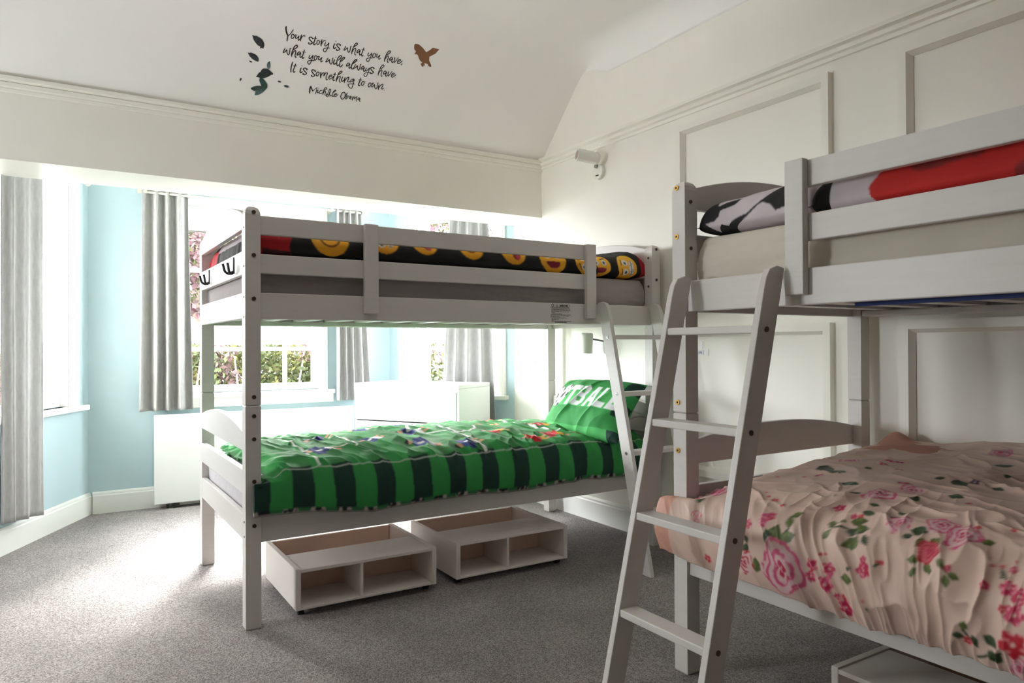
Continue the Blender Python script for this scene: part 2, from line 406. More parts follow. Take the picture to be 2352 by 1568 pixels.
# ---------------------------------------------------------------- windows
def window(name, A, D, N, hole, bars_v=(), bars_h=(), casing=.085, sill=(.07, .05, .03), stile=.06):
    s0, s1, z0, z1 = hole
    fr = MB()
    def bar(a, b, c_, d_, t0=-.10, t1=-.045): plate(fr, A, D, N, a, b, c_, d_, t0, t1)
    bar(s0, s0+stile, z0, z1); bar(s1-stile, s1, z0, z1); bar(s0+stile, s1-stile, z0, z0+.05); bar(s0+stile, s1-stile, z1-.05, z1)
    o = struct(name, fr, M['pvc'], bev=.004)
    for b in bars_v: q = MB(); plate(q, A, D, N, b-.013, b+.013, z0+.05, z1-.05, -.085, -.055); obj('glazing_bar', q, M['pvc'], o)
    for b in bars_h: q = MB(); plate(q, A, D, N, s0+stile, s1-stile, b-.015, b+.015, -.083, -.057); obj('glazing_bar', q, M['pvc'], o)
    q = MB(); plate(q, A, D, N, s0+stile-.005, s1-stile+.005, z0+.045, z1-.045, -.072, -.068); obj('pane', q, M['glass'], o)
    q = MB()                                    # painted lining and casing round the opening
    plate(q, A, D, N, s0-.002, s0+.012, z0, z1, -.16, .0); plate(q, A, D, N, s1-.012, s1+.002, z0, z1, -.16, .0); plate(q, A, D, N, s0, s1, z1-.012, z1+.002, -.16, 0)
    if casing:
        plate(q, A, D, N, s0-casing, s0, z0-.03, z1+.05, 0, .016); plate(q, A, D, N, s1, s1+casing, z0-.03, z1+.05, 0, .016); plate(q, A, D, N, s0, s1, z1, z1+.05, 0, .016)
    obj('casing', q, M['white'], o, .003)
    q = MB(); plate(q, A, D, N, s0-casing-sill[0], s1+casing+sill[0], z0-.032, z0, -.045, .045)
    obj('sill', q, M['white'], o, .006)
    return o
wb = window('window_1', B0, EX, -EY, (0.58, 1.61, 0.74, 2.03), (1.367, 1.12), (1.585, 1.04), casing=.05, sill=(.05, .05, .03), stile=.045)
q = MB(); plate(q, B0, EX, -EY, .53, 1.70, .645, .708, 0, .03); obj('apron', q, M['white'], wb, .003)
window('window_2', BL, DL, NL, (0.25, 1.00, 0.70, 2.03), (0.62,), (1.04, 1.585), casing=.095)
window('window_3', BR, DR, NR, (0.26, 0.97, 0.70, 2.05), (0.61,), (1.04, 1.585), casing=.07, sill=(.02, .05, .03))
window('added_side_window', Vector((-2.2, 0, 0)), EY, EX, (2.85, 3.55, 1.00, 1.70), (3.20,), (1.35,), casing=.08)  # unseen window, added to bring cool light from the left
portal('sky_portal_side', (-2.28, 3.20, 1.35), (1, 0, 0), .7, .7)
portal('sky_portal_back', (1.095, 5.36, 1.385), (0, -1, 0), 1.03, 1.29)
pl = BL+DL*.625-NL*.08; portal('sky_portal_left', (pl.x, pl.y, 1.365), NL, .75, 1.33)
pl = BR+DR*.615-NR*.08; portal('sky_portal_right', (pl.x, pl.y, 1.375), NR, .71, 1.35)

# ================================================================ BUNK BEDS
A05 = math.radians(0.5)
def PL(u, v, z):      # bunk in front of the bay: foot end on the left, long side facing the camera
    return (0.567+u*math.cos(A05)-v*math.sin(A05), 2.785+u*math.sin(A05)+v*math.cos(A05), z)
def PR(u, v, z):      # bunk along the right wall: u counted so that its far end is at u = 2.10
    return (1.681+v, 1.708-(2.10-u), z)
LU = 2.10
def bunk(P, label, bolt_mat, root_at, hooks=False):
    t = thing('bunk_bed', label, 'bunk bed', root_at, 'bunk beds')
    bm_ = M['bed']
    def part(name, mb, m=bm_, parent=t, bev=.003, lab=None):
        o = obj(name, mb, m, parent, bev)
        if lab: o['label'] = lab
        return o
    def bx(a, b): q = MB(); q.box(a, b, P); return q
    posts = []
    for (ua, ub) in ((0, .056), (LU-.056, LU)):
        for (va, vb) in ((0, .055), (.945, 1.0)):
            q = MB()
            def ring(z, i): return [P(ua+i, va+i, z), P(ub-i, va+i, z), P(ub-i, vb-i, z), P(ua+i, vb-i, z)]
            q.loft([ring(0, .002), ring(.004, 0), ring(.828, 0), ring(.8315, .002), ring(.833, .006), ring(.8345, .002), ring(.838, 0), ring(1.550, 0), ring(1.564, .003), ring(1.574, .009), ring(1.580, .019)])
            posts.append((part('post', q, bev=0), ua, va))
    def bolt(post, u, v, z, d, r=.0075, m=bolt_mat, ring=False):
        a = P(u, v, z); b = P(u+d[0]*.003, v+d[1]*.003, z)
        q = MB(); q.cyl(a, b, r, 14)
        o = obj('bolt', q, m, post)
        if ring:
            c = P(u+d[0]*.0036, v+d[1]*.0036, z); q2 = MB(); q2.cyl(a, c, r*.42, 10); obj('bolt_socket', q2, M['hole'], post)
    front = [p for p in posts if p[2] == 0]
    brass = bolt_mat is M['brass']
    for po, ua, va in front:
        for z in ((1.557, 1.396, 1.233, .865, .794, .708, .55, .385) if not brass else (1.560, 1.402, 1.238, .867, .712, .556, .39)):
            bolt(po, ua+(.031 if not brass else .035), 0, z, (0, -1), .0075 if not brass else .0085, ring=brass)
        if ua == 0:
            for z in (1.50, 1.355, 1.24, 1.165, .40, .345): bolt(po, 0, .02, z, (-1, 0), .004, M['steel'])
        else:
            for z in (1.512, 1.362): bolt(po, ua, .026, z, (-1, 0), .006, M['brown'])
    # long rails (front and back)
    for (v0, v1, s) in ((.010, .032, 0), (.968, .990, 1)):
        ue = LU-.056
        sr = part('side_rail', bx((.056, v0, 1.158), (ue, v1, 1.257)))
        part('side_rail', bx((.056, v0, .318), (ue, v1, .415)))
        ca, cb = (v1, v1+.022) if s == 0 else (v0-.022, v0)
        part('slat_cleat', bx((.06, ca, 1.160), (ue-.004, cb, 1.182)))
        part('slat_cleat', bx((.06, ca, .322), (ue-.004, cb, .344)))
        gu1 = 1.66 if s == 0 else ue
        part('guard_rail', bx((.056, v0, 1.476), (gu1, v1, 1.548)))
        part('guard_rail', bx((.056, v0, 1.330), (gu1-.03 if s == 0 else ue, v1, 1.403)))
        for (a, b) in ((.463, .521), (1.602, 1.660)):
            w0, w1 = (v0-.024, v0) if s == 0 else (v1, v1+.008)
            part('guard_upright', bx((a, w0, 1.185), (b, w1, 1.550)))
        if s == 0: t['_sr'] = sr.name
    # end boards
    def arch(z0, ze, zc, n=24):
        return [(.055, z0), (.945, z0)]+[(.945-.89*k/n, ze+(zc-ze)*(1-abs(2*k/n-1)**2.1)) for k in range(n+1)]
    for (ua, ub) in ((0, .022), (LU-.022, LU)):
        for (z0, ze, zc) in ((1.497, 1.560, 1.628), (.662, .735, .779)):
            q = MB(); q.prism(arch(z0, ze, zc), (ua, ub), lambda a, b, c_: P(c_, a, b)); part('arched_end_board', q)
        eb = []
        for (z0, z1) in ((1.326, 1.415), (1.160, 1.257), (.500, .592), (.328, .425)):
            eb.append(part('end_board', bx((ua, .055, z0), (ub, .945, z1))))
        if hooks and ua == 0:
            for hv in (.197, .735):
                h = MB()
                h.box((-.004, hv-.007, 1.342), (0, hv+.007, 1.406), P)
                for k, (dv, up, out) in enumerate(((.0, .034, .022), (.012, .030, .037))):
                    pts = [P(-.003, hv+dv*.3, 1.350), P(-out*.45, hv+dv*.6, 1.341), P(-out*.85, hv+dv, 1.350), P(-out, hv+dv, 1.350+up*.6), P(-out-.003, hv+dv, 1.350+up)]
                    h.tube([tuple(p) for p in catmull(pts, 5)], .0050, 8)
                o = obj('coat_hook', h, M['black'], eb[0], smooth=True); o['label'] = 'black curved triple coat hook'
    for k in range(12):
        u = .14+k*(LU-.28)/11
        for z in (1.182, .344): part('slat', bx((u-.032, .036, z), (u+.032, .964, z+.014)), bev=0)
    return t
bunkA = bunk(PL, 'white wooden bunk bed standing free before the bay with green football bedding below', M['brown'], PL(1.05, .5, 0), hooks=True)
bunkB = bunk(PR, 'white wooden bunk bed along the panelled right wall with floral bedding below', M['brass'], PR(1.05, .5, 0))
for b in (bunkA, bunkB):
    del b['_sr']
# printed warning notice on the upper side rail of the first bunk
notice = MB(); txt = MB()
rng = random.Random(5)
def rect(mb, u0, u1, z0, z1, v): mb.poly([PL(u0, v, z0), PL(u1, v, z0), PL(u1, v, z1), PL(u0, v, z1)])
def lines(mb, u0, u1, z, hgt, v=.0092):
    u = u0
    while u < u1-.002:
        wl = rng.uniform(.003, .011); rect(mb, u, min(u+wl, u1), z, z+hgt, v); u += wl+.0016
def tiny_text(mb, s, u0, z0, ch, v=.0092, w=None, th=None):
    G = {'W': [[(0, 1), (.25, 0), (.5, .7), (.75, 0), (1, 1)]], 'A': [[(0, 0), (.5, 1), (1, 0)], [(.2, .4), (.8, .4)]], 'R': [[(0, 0), (0, 1), (.8, .95), (.8, .55), (0, .5), (.9, 0)]],
         'N': [[(0, 0), (0, 1), (1, 0), (1, 1)]], 'I': [[(.5, 0), (.5, 1)]], 'G': [[(1, .85), (.6, 1), (.1, .8), (.1, .2), (.6, 0), (1, .2), (1, .5), (.6, .5)]], '!': [[(.5, .3), (.5, 1)], [(.5, 0), (.5, .12)]]}
    w = w or ch*.75; th = th or ch*.13; u = u0
    for c_ in s:
        for st in G.get(c_, []):
            for a, b in zip(st[:-1], st[1:]):
                pa = np.array([u+a[0]*w, z0+a[1]*ch]); pb = np.array([u+b[0]*w, z0+b[1]*ch]); d = pb-pa; d = d/max(np.linalg.norm(d), 1e-9); nn = np.array([-d[1], d[0]])*th
                mb.poly([mb_map(p, v) for p in (pa-nn-d*th*.5, pb-nn+d*th*.5, pb+nn+d*th*.5, pa+nn-d*th*.5)])
        u += w*1.28
def mb_map(p, v): return PL(p[0], v, p[1])
zt = 1.250
tiny_text(txt, 'WARNING', 1.452, zt-.010, .0085, th=.0011, w=.0055); tiny_text(txt, '!', 1.508, zt-.010, .0085, th=.0011, w=.004)
for k in range(14): a = k/14*2*math.pi; rect(txt, 1.410+.0055*math.cos(a)-.0012, 1.410+.0055*math.cos(a)+.0012, zt-.005+.0065*math.sin(a)-.0012, zt-.005+.0065*math.sin(a)+.0012, .0092)
for a, b in (((1.430, -.010), (1.4355, -.001)), ((1.4355, -.001), (1.441, -.010)), ((1.430, -.010), (1.441, -.010))):
    pa = np.array([a[0], zt+a[1]]); pb = np.array([b[0], zt+b[1]]); d = (pb-pa)/np.linalg.norm(pb-pa); nn = np.array([-d[1], d[0]])*.0008
    txt.poly([mb_map(p, .0092) for p in (pa-nn, pb-nn, pb+nn, pa+nn)])
z = zt-.015
for (a, b, g) in ((1.397, 1.508, 1), (1.403, 1.516, 1), (1.403, 1.516, 1), (1.403, 1.515, 1), (1.403, 1.510, 1), (1.403, 1.425, 1), (1.406, 1.466, 1), (1.398, 1.518, 1), (1.398, 1.508, 1), (1.396, 1.455, 1), (1.403, 1.493, 1), (1.403, 1.447, 1), (1.403, 1.43, 1), (1.403, 1.52, 1)):
    lines(txt, a, b, z, .0021); z -= .0051
lines(txt, 1.424, 1.492, z-.0006, .0032)
o = obj('warning_print', txt, M['ink'], [c for c in bunkA.children if c.name.startswith('side_rail')][0]); o['label'] = 'small black printed warning notice'

# ---------------------------------------------------------------- ladders
def ladder(P, label, us, root_at, bolt_mat, fl=1.0):
    t = thing('bunk_ladder', label, 'ladder', root_at, 'bunk ladders')
    def back(z): return -.002-.298*(1.255-z)/1.255          # v of the rear edge of a stile at height z
    dep = .071
    for (a, b) in us:
        prof = [(back(0)-dep, 0), (back(0), 0), (back(1.262), 1.262), (back(1.262)-.030, 1.268), (back(1.25)-dep+.014, 1.258), (back(1.23)-dep+.003, 1.235), (back(1.2)-dep, 1.20)]
        q = MB(); q.prism(prof, (a, b), lambda v, z, u: P(u, v, z)); st = obj('stile', q, M['bed'], t, .0025)
        for z in (1.093, .818, .543, .268):
            v = back(z)-dep*.52; s = a if (P is PL) else a
            q = MB(); q.cyl(P(a, v, z), P(a-.0025, v, z), .0075, 14); obj('bolt', q, bolt_mat, st)
            if bolt_mat is M['steel']:
                q = MB(); q.cyl(P(a, v, z), P(a-.003, v, z), .003, 8); obj('bolt_socket', q, M['hole'], st)
    for z in (1.093, .818, .543, .268):
        v0 = back(z)-dep+.004; q = MB(); q.box((us[0][1], v0, z-.011), (us[1][0], v0+.062, z+.011), P); obj('rung', q, M['bed'], t, .003)
    return t
ladder(PL, 'white wooden ladder leaning on the bunk in front of the bay, beside the football pillow', ((1.676, 1.698), (2.021, 2.043)), PL(1.86, -.34, 0), M['steel'])
ladder(PR, 'nearest white wooden ladder, leaning on the bunk along the right wall', ((1.670, 1.692), (2.015, 2.037)), PR(1.85, -.34, 0), M['brown'])

# ================================================================ BEDDING
def box_cushion(P, u0, u1, v0, v1, zc, Ht, Hb, nu, nv, p=8, q=2.2, disp=None, colf=None, name='mattress', m=None, lab=None, cat=None, group=None, parent=None, rnd=None, dome=0.0):
    """soft rounded slab or pillow in bed coordinates: top and bottom grids welded at the rim"""
    ta = np.linspace(-math.pi/2, math.pi/2, nu); tb = np.linspace(-math.pi/2, math.pi/2, nv)
    A, B = np.meshgrid(np.sin(ta), np.sin(tb), indexing='ij')
    edge = np.clip((1-np.abs(A)**p), 0, 1)**(1/q)*np.clip((1-np.abs(B)**p), 0, 1)**(1/q)
    if rnd:
        da = (1-np.abs(A))*(u1-u0)/2/rnd; db = (1-np.abs(B))*(v1-v0)/2/rnd; h_ = np.clip(.5+.5*(db-da)/.35, 0, 1)
        dm = np.clip(db*(1-h_)+da*h_-.35*h_*(1-h_), 0, 1); edge = np.sqrt(np.clip(1-(1-dm)**2, 0, 1))
        rim = (np.abs(A) > .99999) | (np.abs(B) > .99999); edge = np.where(rim, 0, edge)*(1-dome*(.5*A*A+.5*B*B))
    U = (u0+u1)/2+A*(u1-u0)/2; V = (v0+v1)/2+B*(v1-v0)/2
    out = []
    for sgn, Hh in ((1, Ht), (-1, Hb)):
        Z = zc+sgn*Hh*edge; U2, V2, Z2 = U, V, Z
        if disp is not None: U2, V2, Z2 = disp(U, V, Z, A, B, sgn, edge)
        G = np.stack(P(U2, V2, Z2), -1) if P in (PL, PR) else P(U2, V2, Z2)
        out.append((G, None if colf is None else colf(U2, V2, Z2, A, B, sgn)))
    o = grid_obj(name, out[0][0], m, parent, col=out[0][1], closed_pair=(out[1][0], out[1][1]))
    if lab: tag(o, lab, cat, group)
    return o

def mattress(P, z0, z1, m, lab, u0=.028, u1=2.05, cover=False, seed=1, v0=.058, v1=.942):
    def disp(U, V, Z, A, B, sgn, e):
        side = np.maximum(np.abs(A), np.abs(B))**6
        w = fbm(U*7, Z*40+V*3, seed)*.012*side
        return U, V+w*np.sign(B), Z+fbm(U*4, V*4, seed+3)*.006*(sgn > 0)*(1-side)
    o = box_cushion(P, u0, u1, v0, v1, (z0+z1)/2, (z1-z0)/2, (z1-z0)/2, 200, 150, rnd=.028, disp=disp, m=m, lab=lab, cat='mattress', group='bunk mattresses')
    if cover:
        q = MB(); q.box((u0+.02, v0+.005, z0-.004), (u1-.02, v1-.005, z0+.012), P); q.box((.20, .0556, 1.149), (1.50, .0580, z0+.004), P); b = obj('base_cloth', q, M['bluebase'], o); b['label'] = 'dark blue mattress underside'
    return o
mattress(PL, 1.197, 1.398, M['greysheet'], 'mattress in taupe grey sheet on upper bunk, below yellow faces bedding')
mattress(PL, .359, .560, mat('white_grey_sheet', (.55, .53, .55), .9, .2, bump=(14, .5, .02)), 'pale grey mattress on lower bunk, under green football duvet', seed=7)
mattress(PR, 1.200, 1.398, M['creamsheet'], 'mattress in cream sheet on upper bunk, below black and white pillow', cover=True, seed=11)
mattress(PR, .359, .540, M['creamsheet'], 'cream mattress on lower bunk, hidden under rose patterned duvet', seed=15)

GREEN, DKGREEN, LINE = np.array([.030, .255, .058]), np.array([.008, .040, .028]), np.array([.72, .76, .70])
# ---- green football duvet on the lower bunk of the first bed
def duvet_football():
    n, k = 620, 360
    pr, S = profile([(-.030, .395), (-.040, .44), (-.038, .50), (-.022, .555), (.02, .590), (.10, .604), (.30, .612), (.50, .618), (.72, .612), (.88, .600), (.965, .585), (1.01, .55), (1.02, .47), (1.018, .42)], k, 3)
    a = np.linspace(0, 1, n)
    A, SS = np.meshgrid(a, S, indexing='ij'); v = np.broadcast_to(pr[:, 0], A.shape).copy(); z = np.broadcast_to(pr[:, 1], A.shape).copy()
    flap = np.clip((.02-v)/.05, 0, 1)
    ustart = .064-.040*flap; uend = 1.985-.05*sst(.3, .8, v)
    U = ustart+(uend-ustart)*A
    top = sst(.53, .59, z)
    z += top*(.030*np.exp(-((U-.9)/.55)**2)*np.sin(np.clip(v, 0, 1)*math.pi) - .014*(U > 1.6)*sst(1.6, 1.8, U))
    # foot end lies lower and is tucked
    z -= .05*sst(.10, .0, U-.05)*top
    w1 = fbm(U*5+2*v, v*9, 3, 3)*.030*top
    w2 = (ridge(U*13+fbm(U*3, v*4, 9)*4, v*2.4+U*1.5, 5)**2-.35)*.014*top
    w3 = (ridge(U*26+v*9, v*6, 8)**2-.35)*.009*top
    hang = (1-top)*(v < .3)
    w4 = hang*(ridge(U*4.5+fbm(U*2, SS*3, 21)*1.2, SS*1.2, 12)-.5)*.022 + hang*fbm(U*14, SS*7, 30)*.012
    P0 = np.stack(PL(U, v, z), -1); N = normals(P0); 
    if N[n//2, k//2, 2] < 0: N = -N
    Pq = P0+N*(w1+w2+w3+np.maximum(w4, -.004))[..., None]
    z2 = .006*np.sin(U*9)+.012*fbm(U*4, 0*U, 40)
    Pq[..., 2] += z2*hang*sst(.30, 0, SS)+.02*sst(.5, 0, U)*sst(.25, 0, SS)
    # print
    C = np.zeros((*U.shape, 3)); C[:] = GREEN
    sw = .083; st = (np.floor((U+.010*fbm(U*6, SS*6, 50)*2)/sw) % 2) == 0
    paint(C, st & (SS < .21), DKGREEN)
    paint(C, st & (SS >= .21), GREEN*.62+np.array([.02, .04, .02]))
    e = .006
    paint(C, (np.abs(SS-.195) < e*.55) & (U > .1), LINE*.85)                       # touch line along the edge
    paint(C, (np.abs(SS-1.14) < e) & (U > .1), LINE)
    paint(C, (np.abs(U-1.04) < e) & (SS > .20) & (SS < 1.14), LINE)
    paint(C, (np.abs(np.hypot(U-1.04, SS-.66)-.17) < e), LINE)
    for b in (.28, 1.78): paint(C, (np.abs(U-b) < e) & (SS > .20) & (SS < 1.14), LINE)
    for x0, x1 in ((.28, .52), (1.54, 1.78)):
        paint(C, ((np.abs(SS-.42) < e) | (np.abs(SS-.92) < e)) & (U > x0) & (U < x1), LINE)
        paint(C, (np.abs(U-(x1 if x0 < 1 else x0)) < e) & (SS > .42) & (SS < .92), LINE)
    # little footballers: kit colours
    RED, YEL, NAVY, BLK, WHT, SKN = (.55, .02, .03), (.75, .42, .03), (.02, .035, .18), (.015, .015, .02), (.75, .75, .75), (.55, .30, .18)
    r = random.Random(3)
    def player(u, s, kit, short, sc=1.0, ang=0.0):
        ca, sa = math.cos(ang), math.sin(ang); X = ((U-u)*ca+(SS-s)*sa)/sc; Y = (-(U-u)*sa+(SS-s)*ca)/sc
        paint(C, (np.abs(X) < .030) & (np.abs(Y) < .034), kit)
        paint(C, (np.abs(np.abs(X)-.040) < .012) & (np.abs(Y-.008) < .020), kit)
        paint(C, (np.abs(X) < .028) & (Y < -.034) & (Y > -.062), short)
        paint(C, (np.abs(np.abs(X)-.016) < .009) & (Y < -.062) & (Y > -.090), SKN)
        paint(C, np.hypot(X, Y-.048) < .017, SKN); paint(C, (np.hypot(X, Y-.053) < .017) & (Y > .053), BLK)
        paint(C, (np.abs(X) < .008) & (np.abs(Y) < .014), WHT)
    for (u, s, kk) in ((1.50, .36, 0), (1.36, .30, 0), (1.60, .62, 0), (1.34, .74, 0), (1.22, .46, 0), (1.14, .98, 0), (1.50, 1.00, 0), (1.70, .84, 0), (1.72, .38, 0),
                       (.78, .34, 1), (.60, .50, 1), (.84, .60, 1), (.40, .66, 1), (.66, .80, 1), (.92, .90, 1), (.46, .96, 1), (.34, .40, 1), (.98, .28, 1)):
        player(u, s, RED if kk == 0 else NAVY, YEL if kk == 0 else WHT, 1.05, r.uniform(-.5, .5)+(math.pi/2))
    # ball border along the hem
    hb = SS < .020
    paint(C, hb, (.03, .16, .06)); ph = (U/.105) % 1
    ball = hb & (np.hypot((ph-.5)*.105, SS-.004) < .030)
    paint(C, ball, (.40, .36, .33)); paint(C, ball & (ridge(U*42, SS*60, 60) > .80), BLK); paint(C, ball & (np.hypot((ph-.5)*.105, SS-.014) < .011), BLK)
    paint(C, SS < .004, (.25, .24, .22))
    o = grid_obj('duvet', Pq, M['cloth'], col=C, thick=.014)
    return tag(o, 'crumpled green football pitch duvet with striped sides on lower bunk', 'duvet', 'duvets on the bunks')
duvet_football()

# ---- football pillow leaning on the head board
GLY = {'F': [[(0, 0), (.32, 0), (.32, .38), (.80, .38), (.80, .62), (.32, .62), (.32, .76), (.95, .76), (.95, 1), (0, 1)]],
       'T': [[(.34, 0), (.66, 0), (.66, .74), (1, .74), (1, 1), (0, 1), (0, .74), (.34, .74)]],
       'B': [[(0, 0), (.7, 0), (.95, .14), (.95, .38), (.82, .5), (.92, .62), (.92, .86), (.7, 1), (0, 1)]],
       'A': [[(0, 0), (.3, 0), (.38, .24), (.62, .24), (.7, 0), (1, 0), (.68, 1), (.32, 1)]],
       'L': [[(0, 0), (.92, 0), (.92, .26), (.32, .26), (.32, 1), (0, 1)]]}
HOLE = {'B': [[(.30, .22), (.62, .22), (.62, .40), (.30, .40)], [(.30, .60), (.60, .60), (.60, .78), (.30, .78)]], 'A': [[(.42, .44), (.58, .44), (.5, .70)]]}
def pillow_football():
    c0 = np.array([2.405, 3.085, .735]); e1 = np.array([.05, -.998, 0]); e2 = np.array([.60, .0, .80]); e2 = e2-e1*(e1@e2); e2 /= np.linalg.norm(e2); c0 = c0+.045*e1-.032*e2; e3 = np.cross(e1, e2)
    if e3[0] > 0: e3 = -e3
    n, k = 320, 230; wx, wy = .315, .195
    A, B = np.meshgrid(np.sin(np.linspace(-math.pi/2, math.pi/2, n)), np.sin(np.linspace(-math.pi/2, math.pi/2, k)), indexing='ij')
    ed = np.clip(1-np.abs(A)**3.2, 0, 1)**.55*np.clip(1-np.abs(B)**3.0, 0, 1)**.6
    sx = wx*(1-.05*(1-B*B)); sy = wy*(1-.06*(1-A*A))
    X = A*sx; Y = B*sy
    grids = []
    for sg, Hh in ((1, .085), (-1, .06)):
        wr = fbm(X*9+Y*4, Y*5, 71+sg)*.026+(ridge(X*12-Y*7, Y*3, 73)**3)*.016
        Zq = sg*Hh*ed+wr*ed
        sag = -.02*(Y/wy)*A*A
        G = c0+X[..., None]*e1+(Y+sag)[..., None]*e2+Zq[..., None]*e3
        C = np.zeros((n, k, 3)); C[:] = GREEN
        if sg > 0:
            band = np.floor((Y+.245)/.105).astype(int) % 2 == 0
            paint(C, band, GREEN*1.35+np.array([.03, .06, .03]))
            paint(C, (A > .80), DKGREEN); paint(C, (A > .80) & ((np.floor((Y+.3)/.08) % 2) == 0), GREEN)
            lw, gap, sl, y0, hh = .076, .085, .20, -.030, .130
            for idx, ch in enumerate('FOOTBALL'):
                x0 = -.406+idx*gap
                lx = (X-x0-(Y-y0)*sl)/lw; ly = (Y-y0)/hh
                if ch == 'O':
                    r = np.hypot((lx-.5)*lw, (ly-.5)*hh*.62); bl = r < .050
                    paint(C, bl, (.74, .74, .76))
                    th = np.arctan2((ly-.5)*hh*.62, (lx-.5)*lw); paint(C, r < .015, (.02, .02, .025))
                    paint(C, bl & (r > .037) & (np.cos(th*5) > .45), (.02, .02, .025)); paint(C, bl & (r > .0475), (.10, .12, .10))
                else:
                    for g in GLY[ch]:
                        mk = inpoly(lx, ly, g)
                        for hgl in HOLE.get(ch, []): mk &= ~inpoly(lx, ly, hgl)
                        paint(C, mk, (.74, .75, .76))
        else:
            paint(C, (np.floor((X+.5)/.083) % 2) == 0, DKGREEN)
        grids.append((G, C))
    o = grid_obj('pillow', grids[0][0], M['cloth'], col=grids[0][1], closed_pair=grids[1])
    tag(o, 'green pillow with white football lettering leaning on the lower bunk headboard', 'pillow', 'pillows on the bunks')
pillow_football()
# white under-pillow just visible behind it
def under_pillow():
    def disp(U, V, Z, A, B, s, e): return U+.0*V, V, Z+fbm(U*8, V*8, 80)*.012*e+.05*sst(1.8, 2.05, U)
    o = box_cushion(PL, 1.86, 2.07, .10, .70, .625, .045, .035, 50, 60, p=3, q=1.6, disp=disp, m=mat('plain_grey_cotton', (.42, .41, .40), .9, .2), name='pillow')
    tag(o, 'plain grey pillow lying behind and under the football pillow', 'pillow', 'pillows on the bunks')
under_pillow()

# ---- faces bedding on the upper bunk
YEL = np.array([.80, .36, .02]); YL2 = np.array([.85, .50, .05]); BK = (.012, .012, .013); WH = (.72, .70, .68); RD = (.40, .012, .018); MO = (.22, .012, .03)
def face(C, X, Y, r, kind):
    """round yellow face: X, Y relative to its centre"""
    d = np.hypot(X, Y); inside = d < r
    sh = np.clip(.5-.5*Y/r, 0, 1)[..., None]
    C[inside] = (YL2*(1-sh)+YEL*sh)[inside]
    x, y = X/r, Y/r
    if kind == 3: rot = math.pi/2
    elif kind == 2: rot = .5
    else: rot = 0
    x, y = x*math.cos(rot)+y*math.sin(rot), -x*math.sin(rot)+y*math.cos(rot)
    for sx in (-1, 1):
        ex = x-sx*.36; ey = y-.22
        if kind != 1:
            paint(C, inside & (np.hypot(ex/.24, ey/.26) < 1), WH); paint(C, inside & (np.hypot(ex+.03, ey) < .115), (.03, .05, .04))
        else:
            paint(C, inside & (np.abs(np.hypot(ex, ey+.08)-.2) < .045) & (ey > -.06), (.10, .03, .01))
        paint(C, inside & (np.abs(y-.58-.25*sx*ex*(-1 if kind == 3 else 1)) < .045) & (np.abs(ex) < .26), (.14, .04, .01))
    if kind == 0: paint(C, inside & (np.hypot(x/.52, (y+.30)/.36) < 1) & (y < -.22), MO)
    elif kind == 1: paint(C, inside & (np.abs(np.hypot(x, y-.05)-.52) < .05) & (y < -.1), (.14, .04, .01))
    elif kind == 2: paint(C, inside & (np.hypot(x/.30, (y+.40)/.34) < 1), MO); paint(C, inside & (np.hypot(x/.18, (y+.58)/.14) < 1), (.5, .05, .08))
    else:
        mm = inside & (np.hypot(x/.60, (y+.38)/.26) < 1); paint(C, mm, WH); paint(C, mm & (np.abs((x*6) % 1-.5) > .44), (.1, .1, .1)); paint(C, mm & (np.abs(y+.38) < .03), (.1, .1, .1))
